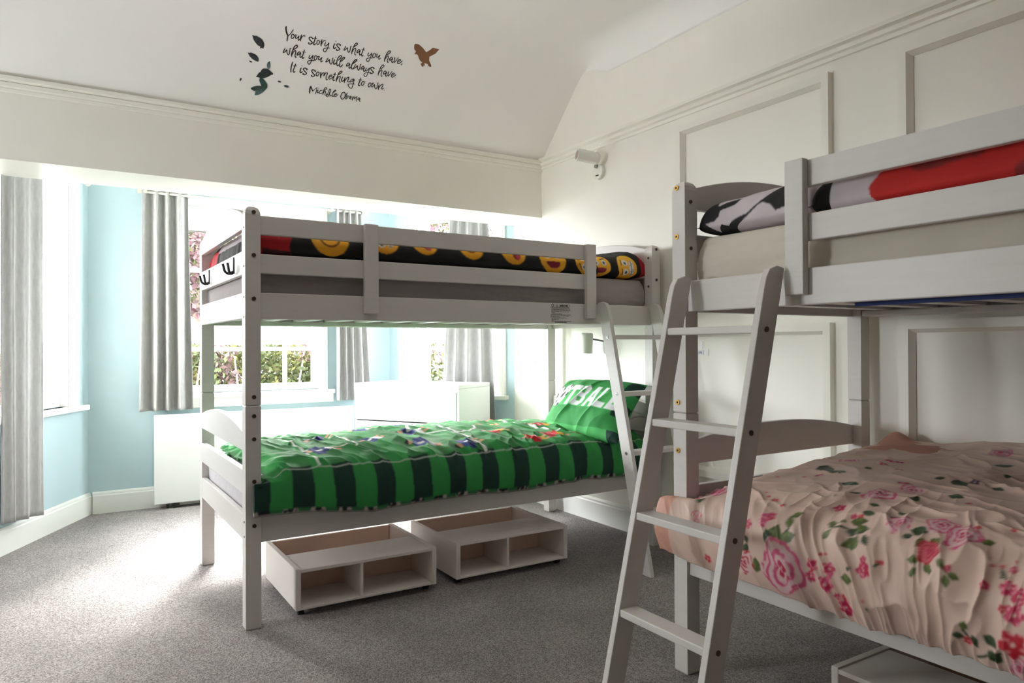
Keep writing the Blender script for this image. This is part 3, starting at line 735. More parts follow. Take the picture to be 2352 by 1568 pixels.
def duvet_faces():
    cs = [(.346, 1.494, .078, 1), (.582, 1.508, .066, 3), (.771, 1.512, .062, 2), (1.002, 1.508, .064, 1), (1.229, 1.504, .070, 2), (1.452, 1.480, .078, 0), (1.655, 1.470, .066, 3)]
    def disp(U, V, Z, A, B, s, e):
        wr = fbm(U*6, V*6, 90)*.03*e*(s > 0)
        front = (B < 0)*np.abs(B)**4
        end = np.abs(np.minimum(A, 0))**12
        lift = .030*np.exp(-((U-.052)/.10)**2)*e*(s > 0)*(1-.5*np.abs(B)**6)
        return U+end*(ridge(V*26, Z*3, 93)-.5)*.012, V+front*fbm(U*5, Z*20, 91)*.014, Z+wr+lift
    def colf(U, V, Z, A, B, s):
        C = np.zeros((*U.shape, 3)); C[:] = BK
        fr = B < -.2
        for (cu, cz, r, kd) in cs:
            X = U-cu; Y = (Z-cz) if True else 0
            Xm = np.where(fr, X, 99); face(C, Xm, Y, r, kd)
        for (cu, cv, r, kd) in [(cu, .30+.22*(i % 3), .085, (i+1) % 4) for i, cu in enumerate(np.linspace(.3, 1.5, 9))]: face(C, np.where((s > 0) & (B > -.6), U-cu, 99), V-cv, r, kd)
        paint(C, (U < .185+.008*np.sin(Z*60)) & (B < .2), RD); 
        paint(C, (A < -.985) & (V > .20) & (V < .70), (.035, .033, .033)); paint(C, (A < -.985) & ((V <= .16) | (V >= .70)), (.50, .015, .03))
        paint(C, (U < .10) & (s > 0) & (Z > 1.478) & (V > .16) & (V < .72), (.52, .47, .50))
        paint(C, (U > .075) & (U < .185) & (B < -.6) & (Z < 1.435-.10*(U-.07)), (.06, .008, .012))
        return C
    box = box_cushion(PL, .028, 1.735, .052, .945, 1.425, .073, .026, 620, 240, rnd=.05, disp=disp, colf=colf, name='duvet', m=M['cloth'])
    tag(box, 'black duvet with round yellow faces and red ends on upper bunk', 'duvet', 'duvets on the bunks')
    def disp2(U, V, Z, A, B, s, e):
        return U+.0*U, V+fbm(U*9, Z*9, 96)*.02, Z+e*(fbm(U*9, V*7, 95)*.03+.036*sst(-.3, .7, A))*(s > 0)
    def col2(U, V, Z, A, B, s):
        C = np.zeros((*U.shape, 3)); C[:] = BK
        fr = (B < .1)
        for (cu, cz, r, kd) in ((1.752, 1.462, .060, 0), (1.925, 1.458, .066, 3)):
            face(C, np.where(fr, U-cu, 99), (Z-cz)*1.0, r, kd)
        for (cu, cv, kd) in ((1.82, .46, 2), (1.95, .62, 1), (1.78, .68, 0)): face(C, np.where((s > 0) & (~fr), U-cu, 99), V-cv, .08, kd)
        paint(C, (U > 2.018), RD)
        return C
    p = box_cushion(PL, 1.715, 2.077, .052, .78, 1.436, .100, .037, 220, 200, rnd=.085, dome=.35, disp=disp2, colf=col2, name='pillow', m=M['cloth'])
    tag(p, 'black pillow with grinning yellow faces and red edge on upper bunk', 'pillow', 'pillows on the bunks')
duvet_faces()

# ---- black, white and red bedding on the upper bunk along the wall
def U_of(w): return LU-w
def bedding_red():
    WHT2 = (.56, .50, .53); BK2 = (.014, .014, .015)
    polys = [[(.03, 1.37), (.03, 1.44), (.055, 1.452), (.085, 1.440), (.13, 1.408), (.155, 1.428), (.18, 1.420), (.20, 1.436), (.225, 1.444), (.245, 1.448), (.29, 1.478), (.315, 1.497), (.335, 1.512), (.40, 1.535), (.40, 1.45), (.352, 1.440), (.330, 1.462), (.300, 1.474), (.285, 1.466), (.235, 1.428), (.205, 1.413), (.185, 1.398), (.155, 1.385), (.13, 1.37)],
             [(.03, 1.445), (.05, 1.50), (.07, 1.53), (.10, 1.535), (.115, 1.50), (.14, 1.478), (.142, 1.455), (.125, 1.441), (.09, 1.438), (.06, 1.43)],
             [(.115, 1.487), (.15, 1.50), (.20, 1.507), (.19, 1.486), (.16, 1.478), (.13, 1.472)],
             [(.10, 1.528), (.135, 1.531), (.16, 1.525), (.13, 1.518)]]
    def disp(U, V, Z, A, B, s, e):
        w = LU-U
        bump = .028*np.exp(-((w-.075)/.03)**2)*np.exp(-((V-.12)/.10)**2)
        return U, V+fbm(U*10, Z*10, 101)*.016, Z+e*(s > 0)*(fbm(U*10, V*8, 100)*.022+bump*.5)+.012*e*sst(.1, .5, w)*(s > 0)
    def colf(U, V, Z, A, B, s):
        w = LU-U; C = np.zeros((*U.shape, 3)); C[:] = WHT2
        zz = Z-.03*np.maximum(V-.20, 0)
        for pl in polys: paint(C, inpoly(w, zz, pl) & (B < .3), BK2)
        blot = vn(w*11, V*9, 104) > .60
        paint(C, blot & (B > -.1) & (s > 0), BK2)
        return C
    p = box_cushion(PR, LU-.47, LU-.050, .060, .74, 1.430, .096, .033, 240, 220, rnd=.075, dome=.25, disp=disp, colf=colf, name='pillow', m=M['cloth'])
    tag(p, 'white pillow with black blotches on upper bunk along the right wall', 'pillow', 'pillows on the bunks')
    def disp2(U, V, Z, A, B, s, e):
        w = LU-U
        return U, V+(B < 0)*np.abs(B)**4*(ridge(U*7, Z*4, 111)-.5)*.02, Z+e*(s > 0)*(fbm(U*5, V*5, 110)*.05+.022*sst(.5, 1.05, w))
    def col2(U, V, Z, A, B, s):
        w = LU-U; C = np.zeros((*U.shape, 3)); C[:] = (.48, .020, .016)
        edge = .665-.02*np.cos((Z-1.44)*40)+.02*fbm(w*4, Z*20, 113)
        paint(C, w < edge, WHT2); paint(C, w < .532, BK2)
        ds = (vn(w*9, Z*14+V*5, 116) < .22) & (w > edge+.05); paint(C, ds, (.22, .02, .02))
        return C
    d = box_cushion(PR, .10, LU-.475, .044, .95, 1.430, .068, .031, 520, 200, rnd=.05, disp=disp2, colf=col2, name='duvet', m=M['cloth'])
    tag(d, 'red duvet with white and black end band on upper bunk', 'duvet', 'duvets on the bunks')
bedding_red()

# ---- rose patterned duvet on the lower bunk along the wall
FLORAL = [
 ('stem', (0.457, 0.1934, 0.4363, 0.1657), {}),
 ('stem', (0.4363, 0.1657, 0.4271, 0.1285), {}),
 ('stem', (0.5692, 0.2216, 0.6458, 0.227), {}),
 ('stem', (0.6458, 0.227, 0.6546, 0.1979), {}),
 ('stem', (0.8171, 0.2003, 0.8417, 0.1752), {}),
 ('stem', (0.852, 0.1993, 0.8869, 0.1727), {}),
 ('stem', (0.9095, 0.0703, 0.9213, 0.0509), {}),
 ('stem', (0.9213, 0.0509, 0.9369, 0.0406), {}),
 ('stem', (0.9324, 0.0141, 0.9819, 0.0465), {}),
 ('stem', (0.9726, 0.2025, 0.9676, 0.2248), {}),
 ('stem', (0.5399, 0.0753, 0.5217, 0.0702), {}),
 ('stem', (0.7128, 0.1551, 0.7217, 0.1654), {}),
 ('stem', (0.9873, 0.1951, 0.9695, 0.219), {}),
 ('leaf', (0.416, 0.1349, 0.0658, 1.4461), {'col': 'L', 'wd': 0.34}),
 ('leaf', (0.416, 0.1349, 0.0478, 2.0651), {'col': 'K', 'wd': 0.3}),
 ('leaf', (0.4339, 0.1604, 0.056, 0.3684), {'col': 'L', 'wd': 0.3}),
 ('leaf', (0.4421, 0.1559, 0.0188, 0.5047), {'col': 'L', 'wd': 0.3}),
 ('leaf', (0.457, 0.1934, 0.0401, 1.8148), {'col': 'L', 'wd': 0.3}),
 ('leaf', (0.4482, 0.2304, 0.0352, 0.4023), {'col': 'L', 'wd': 0.3}),
 ('leaf', (0.3639, 0.0467, 0.0469, 1.4385), {'col': 'L', 'wd': 0.4}),
 ('leaf', (0.3245, 0.0936, 0.037, 1.0487), {'col': 'K', 'wd': 0.3}),
 ('leaf', (0.3429, 0.1257, 0.0268, 2.2868), {'col': 'K', 'wd': 0.3}),
 ('leaf', (0.5581, 0.1904, 0.0326, 0.9663), {'col': 'L', 'wd': 0.3}),
 ('leaf', (0.5594, 0.2281, 0.0295, 0.17), {'col': 'L', 'wd': 0.3}),
 ('leaf', (0.5901, 0.2382, 0.019, 0.1945), {'col': 'L', 'wd': 0.3}),
 ('leaf', (0.6152, 0.2447, 0.044, 0.2984), {'col': 'L', 'wd': 0.3}),
 ('leaf', (0.6446, 0.2196, 0.0287, -3.0904), {'col': 'K', 'wd': 0.3}),
 ('leaf', (0.6559, 0.2093, 0.0467, -2.4541), {'col': 'L', 'wd': 0.3}),
 ('leaf', (0.6559, 0.2093, 0.0348, -1.963), {'col': 'L', 'wd': 0.3}),
 ('leaf', (0.6655, 0.2171, 0.0305, -0.8264), {'col': 'K', 'wd': 0.3}),
 ('leaf', (0.6379, 0.2306, 0.037, 0.0339), {'col': 'K', 'wd': 0.3}),
 ('leaf', (0.6603, 0.2248, 0.0306, 2.5), {'col': 'L', 'wd': 0.3}),
 ('leaf', (0.751, 0.2345, 0.0256, 0.3983), {'col': 'K', 'wd': 0.3}),
 ('leaf', (0.7941, 0.216, 0.0261, 1.2616), {'col': 'L', 'wd': 0.3}),
 ('leaf', (0.7601, 0.2565, 0.0501, 0.1157), {'col': 'K', 'wd': 0.3}),
 ('leaf', (0.8141, 0.2444, 0.0349, -0.4212), {'col': 'L', 'wd': 0.3}),
 ('leaf', (0.6987, 0.2801, 0.0287, 0.2264), {'col': 'K', 'wd': 0.3}),
 ('leaf', (0.7009, 0.3091, 0.0304, 0.1056), {'col': 'K', 'wd': 0.3}),
 ('leaf', (0.912, 0.2605, 0.0304, 0.4784), {'col': 'L', 'wd': 0.3}),
 ('leaf', (0.7814, 0.1886, 0.0312, 0.1381), {'col': 'L', 'wd': 0.3}),
 ('leaf', (0.7918, 0.1525, 0.0276, 0.9564), {'col': 'L', 'wd': 0.3}),
 ('leaf', (0.8194, 0.19, 0.0312, -0.7807), {'col': 'L', 'wd': 0.3}),
 ('leaf', (0.8499, 0.1993, 0.0262, -0.488), {'col': 'L', 'wd': 0.3}),
 ('leaf', (0.8773, 0.1785, 0.0243, -0.2294), {'col': 'L', 'wd': 0.3}),
 ('leaf', (0.8754, 0.1753, 0.0271, -1.4609), {'col': 'L', 'wd': 0.3}),
 ('leaf', (0.461, 0.4467, 0.0545, 0.0294), {'col': 'K', 'wd': 0.3}),
 ('leaf', (0.5391, 0.3643, 0.036, 1.2524), {'col': 'K', 'wd': 0.3}),
 ('leaf', (0.6749, 0.3936, 0.0509, 1.4063), {'col': 'K', 'wd': 0.3}),
 ('leaf', (0.6199, 0.3223, 0.0268, 0.1691), {'col': 'K', 'wd': 0.3}),
 ('leaf', (0.677, 0.6468, 0.0693, -0.9663), {'col': 'K', 'wd': 0.3}),
 ('leaf', (0.6615, 0.8833, 0.055, 0.8792), {'col': 'K', 'wd': 0.3}),
 ('leaf', (0.7419, 0.7591, 0.0268, -0.0742), {'col': 'K', 'wd': 0.3}),
 ('leaf', (0.766, 0.6419, 0.0384, -0.3901), {'col': 'K', 'wd': 0.3}),
 ('leaf', (0.8893, 0.0537, 0.0219, 0.0287), {'col': 'K', 'wd': 0.38}),
 ('leaf', (0.9103, 0.0703, 0.0232, 1.2959), {'col': 'L', 'wd': 0.36}),
 ('leaf', (0.9488, 0.0713, 0.0339, -0.5006), {'col': 'K', 'wd': 0.34}),
 ('leaf', (0.9572, 0.0213, 0.0336, 0.7069), {'col': 'K', 'wd': 0.45}),
 ('leaf', (0.9272, 0.0651, 0.0263, -1.1946), {'col': 'K', 'wd': 0.3}),
 ('leaf', (0.6966, 0.0612, 0.0114, -1.177), {'col': 'L', 'wd': 0.3}),
 ('leaf', (0.6245, 0.1084, 0.0409, 0.1036), {'col': 'L', 'wd': 0.3}),
 ('leaf', (0.1334, 0.2008, 0.0471, 1.7806), {'col': 'K', 'wd': 0.3}),
 ('leaf', (0.6439, 0.1337, 0.0147, 0.3259), {'col': 'K', 'wd': 0.4}),
 ('leaf', (0.3359, 0.5925, 0.0884, -0.7292), {'col': 'K', 'wd': 0.3}),
 ('leaf', (0.4016, 0.6545, 0.0308, -0.2273), {'col': 'K', 'wd': 0.3}),
 ('leaf', (0.624, 0.6275, 0.0295, 0.4386), {'col': 'K', 'wd': 0.3}),
 ('leaf', (0.6247, 0.285, 0.0374, -0.1398), {'col': 'K', 'wd': 0.3}),
 ('leaf', (0.7289, 0.4934, 0.0417, -0.0008), {'col': 'K', 'wd': 0.3}),
 ('leaf', (0.3338, 0.5408, 0.1108, 2.1357), {'col': 'K', 'wd': 0.3}),
 ('rose', (0.7294, 0.2667, 0.0282), {'seed': 5}),
 ('rose', (0.8136, 0.2954, 0.0352), {'seed': 6}),
 ('rose', (0.873, 0.2672, 0.0377), {'seed': 7}),
 ('rose', (0.6048, 0.3985, 0.0466), {'seed': 8}),
 ('rose', (0.6376, 0.4889, 0.0299), {'seed': 0}),
 ('rose', (0.3033, 0.734, 0.0353), {'seed': 1}),
 ('rose', (1.0168, 0.0266, 0.025), {'seed': 2}),
 ('rose', (0.0868, 0.3511, 0.11), {'seed': 3}),
 ('rose', (0.6131, 1.0405, 0.0318), {'base': (0.5, 0.34, 0.36), 'seed': 4}),
 ('rose', (0.3261, 0.0673, 0.036), {'ink': 'R', 'seed': 5}),
 ('rose', (0.1434, 0.1608, 0.0195), {'ink': 'R', 'seed': 6}),
 ('rose', (0.823, 0.2142, 0.0252), {'base': (0.6, 0.12, 0.16), 'ink': 'R', 'seed': 7}),
 ('rose', (0.4563, 0.0833, 0.0723), {'seed': 8}),
 ('flower', (0.5452, 0.1186, 0.0179), {'col': 'D', 'seed': 4}),
 ('flower', (0.54, 0.0885, 0.0157), {'col': 'D', 'seed': 5}),
 ('flower', (0.592, 0.1205, 0.0175), {'col': 'D', 'seed': 6}),
 ('flower', (0.585, 0.0812, 0.0223), {'col': 'D', 'seed': 0}),
 ('flower', (0.6856, 0.1404, 0.0202), {'col': 'D', 'seed': 1}),
 ('flower', (0.6825, 0.1635, 0.0103), {'col': 'D', 'seed': 2}),
 ('flower', (0.6329, 0.0359, 0.0231), {'col': 'D', 'seed': 3}),
 ('flower', (0.6128, 0.0582, 0.0108), {'col': 'D', 'seed': 4}),
 ('flower', (0.6311, 0.0612, 0.0084), {'col': 'R', 'seed': 5}),
 ('flower', (0.5672, 0.1508, 0.0058), {'col': 'R', 'seed': 6}),
 ('flower', (0.578, 0.1545, 0.0046), {'col': 'R', 'seed': 0}),
 ('flower', (0.7243, 0.1674, 0.0064), {'col': 'R', 'seed': 1}),
 ('flower', (0.7154, 0.1671, 0.0041), {'col': 'R', 'seed': 2}),
 ('flower', (0.378, 0.2067, 0.0167), {'col': 'P', 'seed': 3}),
 ('flower', (0.3937, 0.2167, 0.0137), {'col': 'D', 'seed': 4}),
 ('flower', (0.3788, 0.1878, 0.0121), {'col': 'P', 'seed': 5}),
 ('flower', (0.3299, 0.177, 0.0159), {'col': 'D', 'seed': 6}),
 ('flower', (0.3646, 0.2751, 0.012), {'col': 'R', 'seed': 0}),
 ('flower', (0.5563, 0.2901, 0.0168), {'col': 'D', 'seed': 1}),
 ('flower', (0.6153, 0.2618, 0.0097), {'col': 'D', 'seed': 2}),
 ('flower', (0.6308, 0.2675, 0.0073), {'col': 'R', 'seed': 3}),
 ('flower', (0.1867, 0.0413, 0.0148), {'col': 'R', 'seed': 4}),
 ('flower', (0.989, 0.1825, 0.0189), {'col': 'D', 'seed': 5}),
 ('flower', (1.0127, 0.1712, 0.0194), {'col': 'D', 'seed': 6}),
 ('flower', (1.0078, 0.1325, 0.0231), {'col': 'D', 'seed': 0}),
 ('flower', (0.985, 0.138, 0.0096), {'col': 'R', 'seed': 1}),
 ('flower', (0.9477, 0.1753, 0.0103), {'col': 'D', 'seed': 2}),
 ('flower', (0.9894, 0.2229, 0.0089), {'col': 'D', 'seed': 3}),
 ('flower', (0.9676, 0.2248, 0.0051), {'col': 'R', 'seed': 4}),
 ('flower', (0.9528, 0.2195, 0.0042), {'col': 'R', 'seed': 5}),
 ('flower', (0.9888, 0.2419, 0.0038), {'col': 'R', 'seed': 6}),
 ('flower', (0.917, 0.0454, 0.0111), {'col': 'R', 'seed': 0}),
 ('flower', (0.8777, 0.1879, 0.008), {'col': 'D', 'seed': 1}),
 ('flower', (0.5966, 0.5289, 0.0204), {'col': 'D', 'seed': 2}),
 ('flower', (0.3341, 0.2876, 0.0062), {'col': 'R', 'seed': 3}),
 ('flower', (0.3144, 0.304, 0.0053), {'col': 'R', 'seed': 4}),
 ('flower', (0.3465, 0.5102, 0.0174), {'col': 'D', 'seed': 5}),
 ('flower', (0.4189, 0.7271, 0.0177), {'col': 'D', 'seed': 6}),
 ('flower', (0.4099, 0.804, 0.0317), {'col': 'D', 'seed': 0}),
 ('flower', (0.7187, 0.6516, 0.0133), {'col': (0.1, 0.05, 0.1), 'seed': 1}),
 ('flower', (0.4949, 0.6816, 0.0141), {'col': 'R', 'seed': 2}),
 ('flower', (0.3555, 1.1042, 0.0206), {'col': 'R', 'seed': 3}),
 ('flower', (1.007, 0.073, 0.0296), {'col': 'R', 'seed': 4}),
 ('flower', (0.6913, 0.0742, 0.0039), {'col': 'R', 'seed': 5}),
 ('flower', (0.5938, 0.1048, 0.0083), {'col': 'P', 'seed': 6}),
 ('flower', (0.5898, 0.0929, 0.0074), {'col': 'P', 'seed': 0}),
 ('flower', (0.4036, 0.2568, 0.0079), {'col': 'R', 'seed': 1}),
 ('flower', (0.2435, 0.4477, 0.0075), {'col': 'R', 'seed': 2}),
 ('flower', (0.3143, 0.4813, 0.0078), {'col': 'R', 'seed': 3}),
 ('flower', (0.7966, 0.4557, 0.009), {'col': 'D', 'seed': 4}),
 ('flower', (0.9493, 0.3323, 0.0072), {'col': 'R', 'seed': 5}),
 ('flower', (0.8883, 0.305, 0.008), {'col': 'R', 'seed': 6}),
]

def duvet_roses():
    wv = np.concatenate([np.linspace(-.030, 1.16, 520), np.linspace(1.18, 2.06, 45)]); k = 540
    pr, S = profile([(-.030, .372), (-.046, .41), (-.056, .47), (-.046, .535), (-.012, .585), (.07, .618), (.22, .640), (.45, .658), (.70, .672), (.88, .690), (.975, .690), (1.010, .655), (1.014, .58)], k, 3)
    Wg, SS = np.meshgrid(wv, S, indexing='ij'); v = np.broadcast_to(pr[:, 0], Wg.shape).copy(); z = np.broadcast_to(pr[:, 1], Wg.shape).copy()
    flap = np.clip((.0-v)/.03, 0, 1)
    t = (wv-wv[0])/(wv[-1]-wv[0]); w0 = -.012*flap+.064*(1-flap)
    Wm = w0+(2.055-w0)*np.broadcast_to(t[:, None], Wg.shape)
    top = sst(.56, .62, z)
    z -= top*.055*(1-sst(.0, .22, Wm-.06))**2
    z += top*(.020*np.exp(-((Wm-.75)/.4)**2) + .022*sst(.30, .60, Wm)*sst(.6, .9, v))
    # corner bulge in front of the post
    cb = flap*np.exp(-((Wm+.012)/.07)**2); v -= .020*cb; z += cb*.020*sst(.15, .02, SS)
    w1 = fbm(Wm*4+v, v*5, 203, 4)*.020*top
    w2 = ((ridge(Wm*5+v*1.2+fbm(v*5, Wm*3, 207)*2, v*13+Wm*2.0+fbm(Wm*4, v*3, 208)*3, 205)**3-.25)*.008 + (ridge(Wm*9+fbm(v*9, Wm*5, 217)*3, v*24+fbm(Wm*6, v*6, 209)*4, 206)**3-.25)*.006)*top
    hang = (1-top)*(v < .4)
    fold = fbm(SS*4, Wm*2.0, 214)*1.3
    fm = .25+.75*sst(.25, .75, Wm)
    w4 = hang*fm*((ridge(Wm*11.0+SS*2.5+fold*1.6, SS*3.2, 212)**3-.25)*.014*sst(.02, .12, Wm) + (ridge(Wm*25+SS*6+fold*3, SS*6, 216)**3-.25)*.010+(ridge(Wm*44+SS*9+fold*4, SS*11, 218)**3-.25)*.005)
    shoulder = sst(.08, .24, SS)*sst(.60, .28, SS)
    w5 = shoulder*fm*((ridge(Wm*11.0+SS*2.5+fold*1.6, SS*3.2, 212)**4-.2)*.007+(ridge(Wm*25+SS*6+fold*3, SS*6, 216)**4-.2)*.006)
    P0 = np.stack(PR(LU-Wm, v, z), -1); N = normals(P0)
    if N[200, k*5//8, 2] < 0: N = -N
    Pq = P0+N*(w1+w2+np.maximum(w4, -.012)+w5)[..., None]
    Pq[..., 2] += hang*sst(.22, 0, SS)*(.004*np.sin(Wm*7)+.016*fbm(Wm*5, 0*Wm, 220))
    C = np.zeros((*Wm.shape, 3)); C[:] = (.68, .50, .42)
    paint(C, (Wm < .040) & (SS < .33), (.62, .33, .25))
    ROSE, DEEP, REDF, LEAF, DLEAF, BLUSH = (.62, .09, .20), (.48, .012, .075), (.50, .010, .025), (.085, .115, .025), (.030, .055, .022), (.72, .50, .50)
    Xw, Xs = Wm, SS
    def rose(w, s, r, base=BLUSH, ink=ROSE, core=DEEP, seed=0, asp=1.0):
        dx = (Xw-w); dy = (Xs-s)/asp; d = np.hypot(dx, dy)/r; th = np.arctan2(dy, dx)
        wob = 1+.10*np.sin(3*th+seed)+.07*np.sin(5*th+seed*2)+.25*fbm(dx/r*3, dy/r*3, 300+seed)
        dd = d/wob; ins = dd < 1
        paint(C, ins, base)
        ring = np.sin(dd*17+1.6*np.sin(2*th+seed)+1.2*np.sin(3*th-seed)); gate = vn(th*3.0+dd*5, dd*6+seed, 320+seed)
        paint(C, ins & (ring > .35) & (gate > .33), ink)
        paint(C, ins & (dd < .50) & (ring > -.2) & (gate > .25), ink); paint(C, ins & (dd < .30) & (ring > -.3), core)
        paint(C, ins & (dd > .86) & (gate > .62), ink)
    def flower(w, s, r, col=REDF, seed=0, asp=1.0):
        dx = (Xw-w); dy = (Xs-s)/asp; d = np.hypot(dx, dy)/r; th = np.arctan2(dy, dx)
        pet = .66+.34*np.abs(np.cos(2.5*th+seed)); paint(C, d < pet, col); paint(C, (d < pet) & (vn(dx/r*4, dy/r*4, 340+seed) > .68), tuple(min(1, c_*1.0+.22) for c_ in col)); paint(C, d < .16, (.70, .45, .40))
    def leaf(w, s, l, ang, col=LEAF, wd=.30, asp=1.0):
        dx = (Xw-w); dy = (Xs-s)/asp; a = (dx*math.cos(ang)+dy*math.sin(ang))/l; b = (-dx*math.sin(ang)+dy*math.cos(ang))/l
        ins = (a > 0) & (a < 1) & (np.abs(b) < wd*np.sin(np.clip(a, 0, 1)*math.pi)*(1-.35*a)*1.2)
        paint(C, ins, col); paint(C, ins & (b > .02) & (vn(a*8, b*14, 360) > .45), tuple(c_*1.7+.01 for c_ in col))
    def stem(w0_, s0_, w1_, s1_, th=.0028):
        d = np.array([w1_-w0_, s1_-s0_]); L2 = (d@d); tt = np.clip(((Xw-w0_)*d[0]+(Xs-s0_)*d[1])/L2, 0, 1)
        paint(C, np.hypot(Xw-w0_-tt*d[0], Xs-s0_-tt*d[1]) < th, DLEAF)
    FN = dict(rose=rose, flower=flower, leaf=leaf, stem=stem)
    DK = dict(R=REDF, D=DEEP, P=ROSE, L=LEAF, K=DLEAF)
    for it in FLORAL:
        kind, args, kw = it
        kw = {a: (DK[b] if isinstance(b, str) else b) for a, b in kw.items()}
        FN[kind](*args, **kw)
    r = random.Random(9)
    for _ in range(10):                          # the print repeats towards the unseen head end
        w, s = r.uniform(1.2, 2.0), r.uniform(.1, 1.2); rose(w, s, r.uniform(.05, .09), seed=r.randint(0, 9)); leaf(w+.06, s, .08, r.uniform(0, 6)); flower(w-.1, s+.05, .03)
    o = grid_obj('duvet', Pq, M['satin'], col=C, thick=.012)
    tag(o, 'peach duvet printed with pink roses spilling over lower bunk edge', 'duvet', 'duvets on the bunks')
    return o, Wm, SS
ROSES = duvet_roses()
def pillow_peach():
    def disp(U, V, Z, A, B, s, e): return U, V, Z+e*fbm(U*9, V*9, 240)*.03+.045*np.exp(-((LU-U-.20)/.05)**2-((V-.93)/.06)**2)*(s > 0)
    def colf(U, V, Z, A, B, s):
        C = np.zeros((*U.shape, 3)); C[:] = (.52, .27, .21); return C
    o = box_cushion(PR, LU-.98, LU-.155, .72, .985, .665, .040, .03, 90, 50, p=3, q=1.7, disp=disp, colf=colf, name='pillow', m=M['cloth'])
    tag(o, 'peach pillow bunched against the panelled wall behind the rose duvet', 'pillow', 'pillows on the bunks')
pillow_peach()

# ================================================================ STORAGE, BOXES, RADIATOR
def storage_box(x0, y0, label, ax='x'):
    """low box on castors with an open two-part front; front at y0 (or at x0 when ax == 'y')"""
    w, d, zb, zt_ = .600, .490, .030, .190
    def P(a, b, z): return (x0+a, y0+b, z) if ax == 'x' else (x0+b, y0-a, z)
    c = P(w/2, d/2, 0); t = thing('storage_box', label, 'storage box', (c[0], c[1], 0), 'under-bed storage boxes')
    def part(name, a, b, m, bev=.002): q = MB(); q.box(a, b, P); return obj(name, q, m, t, bev)
    th = .020
    part('side_panel', (0, 0, zb), (th, d, zt_), M['boxout']); part('side_panel', (w-th, 0, zb), (w, d, zt_), M['boxout'])
    part('bottom', (th, .002, zb), (w-th, d-.002, zb+.010), M['boxout'])
    part('shelf_top', (th, .001, zt_-.016), (w-th, .236, zt_-.003), M['boxout'])
    part('divider', (.262, .004, zb+.010), (.274, .220, zt_-.016), M['boxout'])
    part('inner_back', (th, .220, zb+.010), (w-th, .232, zt_-.016), M['boxin'])
    part('back_panel', (th, d-.014, zb+.010), (w-th, d, zt_-.004), M['boxin'])
    for a in (.03, w-.03):
        for b in (.05, d-.07):
            q = MB(); q.cyl(P(a-.011, b, .015), P(a+.011, b, .015), .0148, 16); q.box((a-.008, b-.010, .014), (a+.008, b+.010, zb), P); obj('castor', q, M['black'], t)
    return t
storage_box(.755, 2.80, 'white storage box under the football bunk, nearer the foot end, two front cubbies')
storage_box(1.452, 2.80, 'white storage box under the football bunk, nearer the ladder, two front cubbies')
storage_box(1.745, 1.190, 'white storage box under the rose duvet bunk at the lower right', ax='y')
q = MB(); pts = [(.865+.030*math.cos(a), 3.435+.024*math.sin(a), .112+.022*math.sin(a*.5)) for a in [2*math.pi*k/28 for k in range(29)]]
q.tube(pts, .0045, 8); o = obj('hair_band', q, M['pink'], smooth=True); o.location.z = .0415
tag(o, 'small pale pink hoop lying inside the storage box nearest the foot post', 'hair band')

# radiator
t = thing('radiator', 'flat white panel radiator on the bay wall below the middle window', 'radiator', (1.15, 5.18, 0))
q = MB(); q.box((.487, 5.165, .035), (1.825, 5.185, .615)); obj('front_panel', q, M['laminate'], t, .004)
q = MB(); q.box((.500, 5.185, .045), (1.812, 5.262, .600)); obj('body', q, M['plastic'], t, .004)
for x in (.62, 1.70):
    q = MB(); q.box((x-.02, 5.19, 0), (x+.02, 5.24, .05)); obj('foot', q, M['black'], t)
q = MB(); q.cyl((.57, 5.21, 0), (.57, 5.21, .05), .008, 12); obj('pipe', q, M['brown'], t)

# chest of drawers, turned to face the room
CA = np.array([1.716, 4.847]); CD = np.array([.5266, -.8501]); CN = np.array([.8501, .5266])
def PC(a, b, z): p = CA+CD*a+CN*b; return (p[0], p[1], z)
t = thing('chest_of_drawers', 'plain white chest of drawers standing in the bay before the right curtain', 'chest of drawers', PC(.42, .21, 0))
def cpart(name, a, b, bev=.002): q = MB(); q.box(a, b, PC); return obj(name, q, M['laminate'], t, bev)
cpart('top', (0, 0, .775), (.846, .426, .800)); cpart('side_panel', (0, .004, 0), (.018, .426, .774)); cpart('side_panel', (.828, .004, 0), (.846, .426, .774))
cpart('back_panel', (.018, .416, .02), (.828, .424, .774)); cpart('plinth', (.018, .03, 0), (.828, .05, .06))
for z0, z1 in ((.548, .752), (.305, .540), (.062, .297)):
    d = cpart('drawer', (.021, 0, z0), (.825, .018, z1), .003); q = MB(); q.box((.03, .02, z0+.01), (.816, .40, z1-.03), PC); obj('drawer_box', q, M['laminate'], d)
q = MB(); q.box((.018, .006, .752), (.828, .02, .775), PC); obj('front_rail', q, M['laminate'], t)

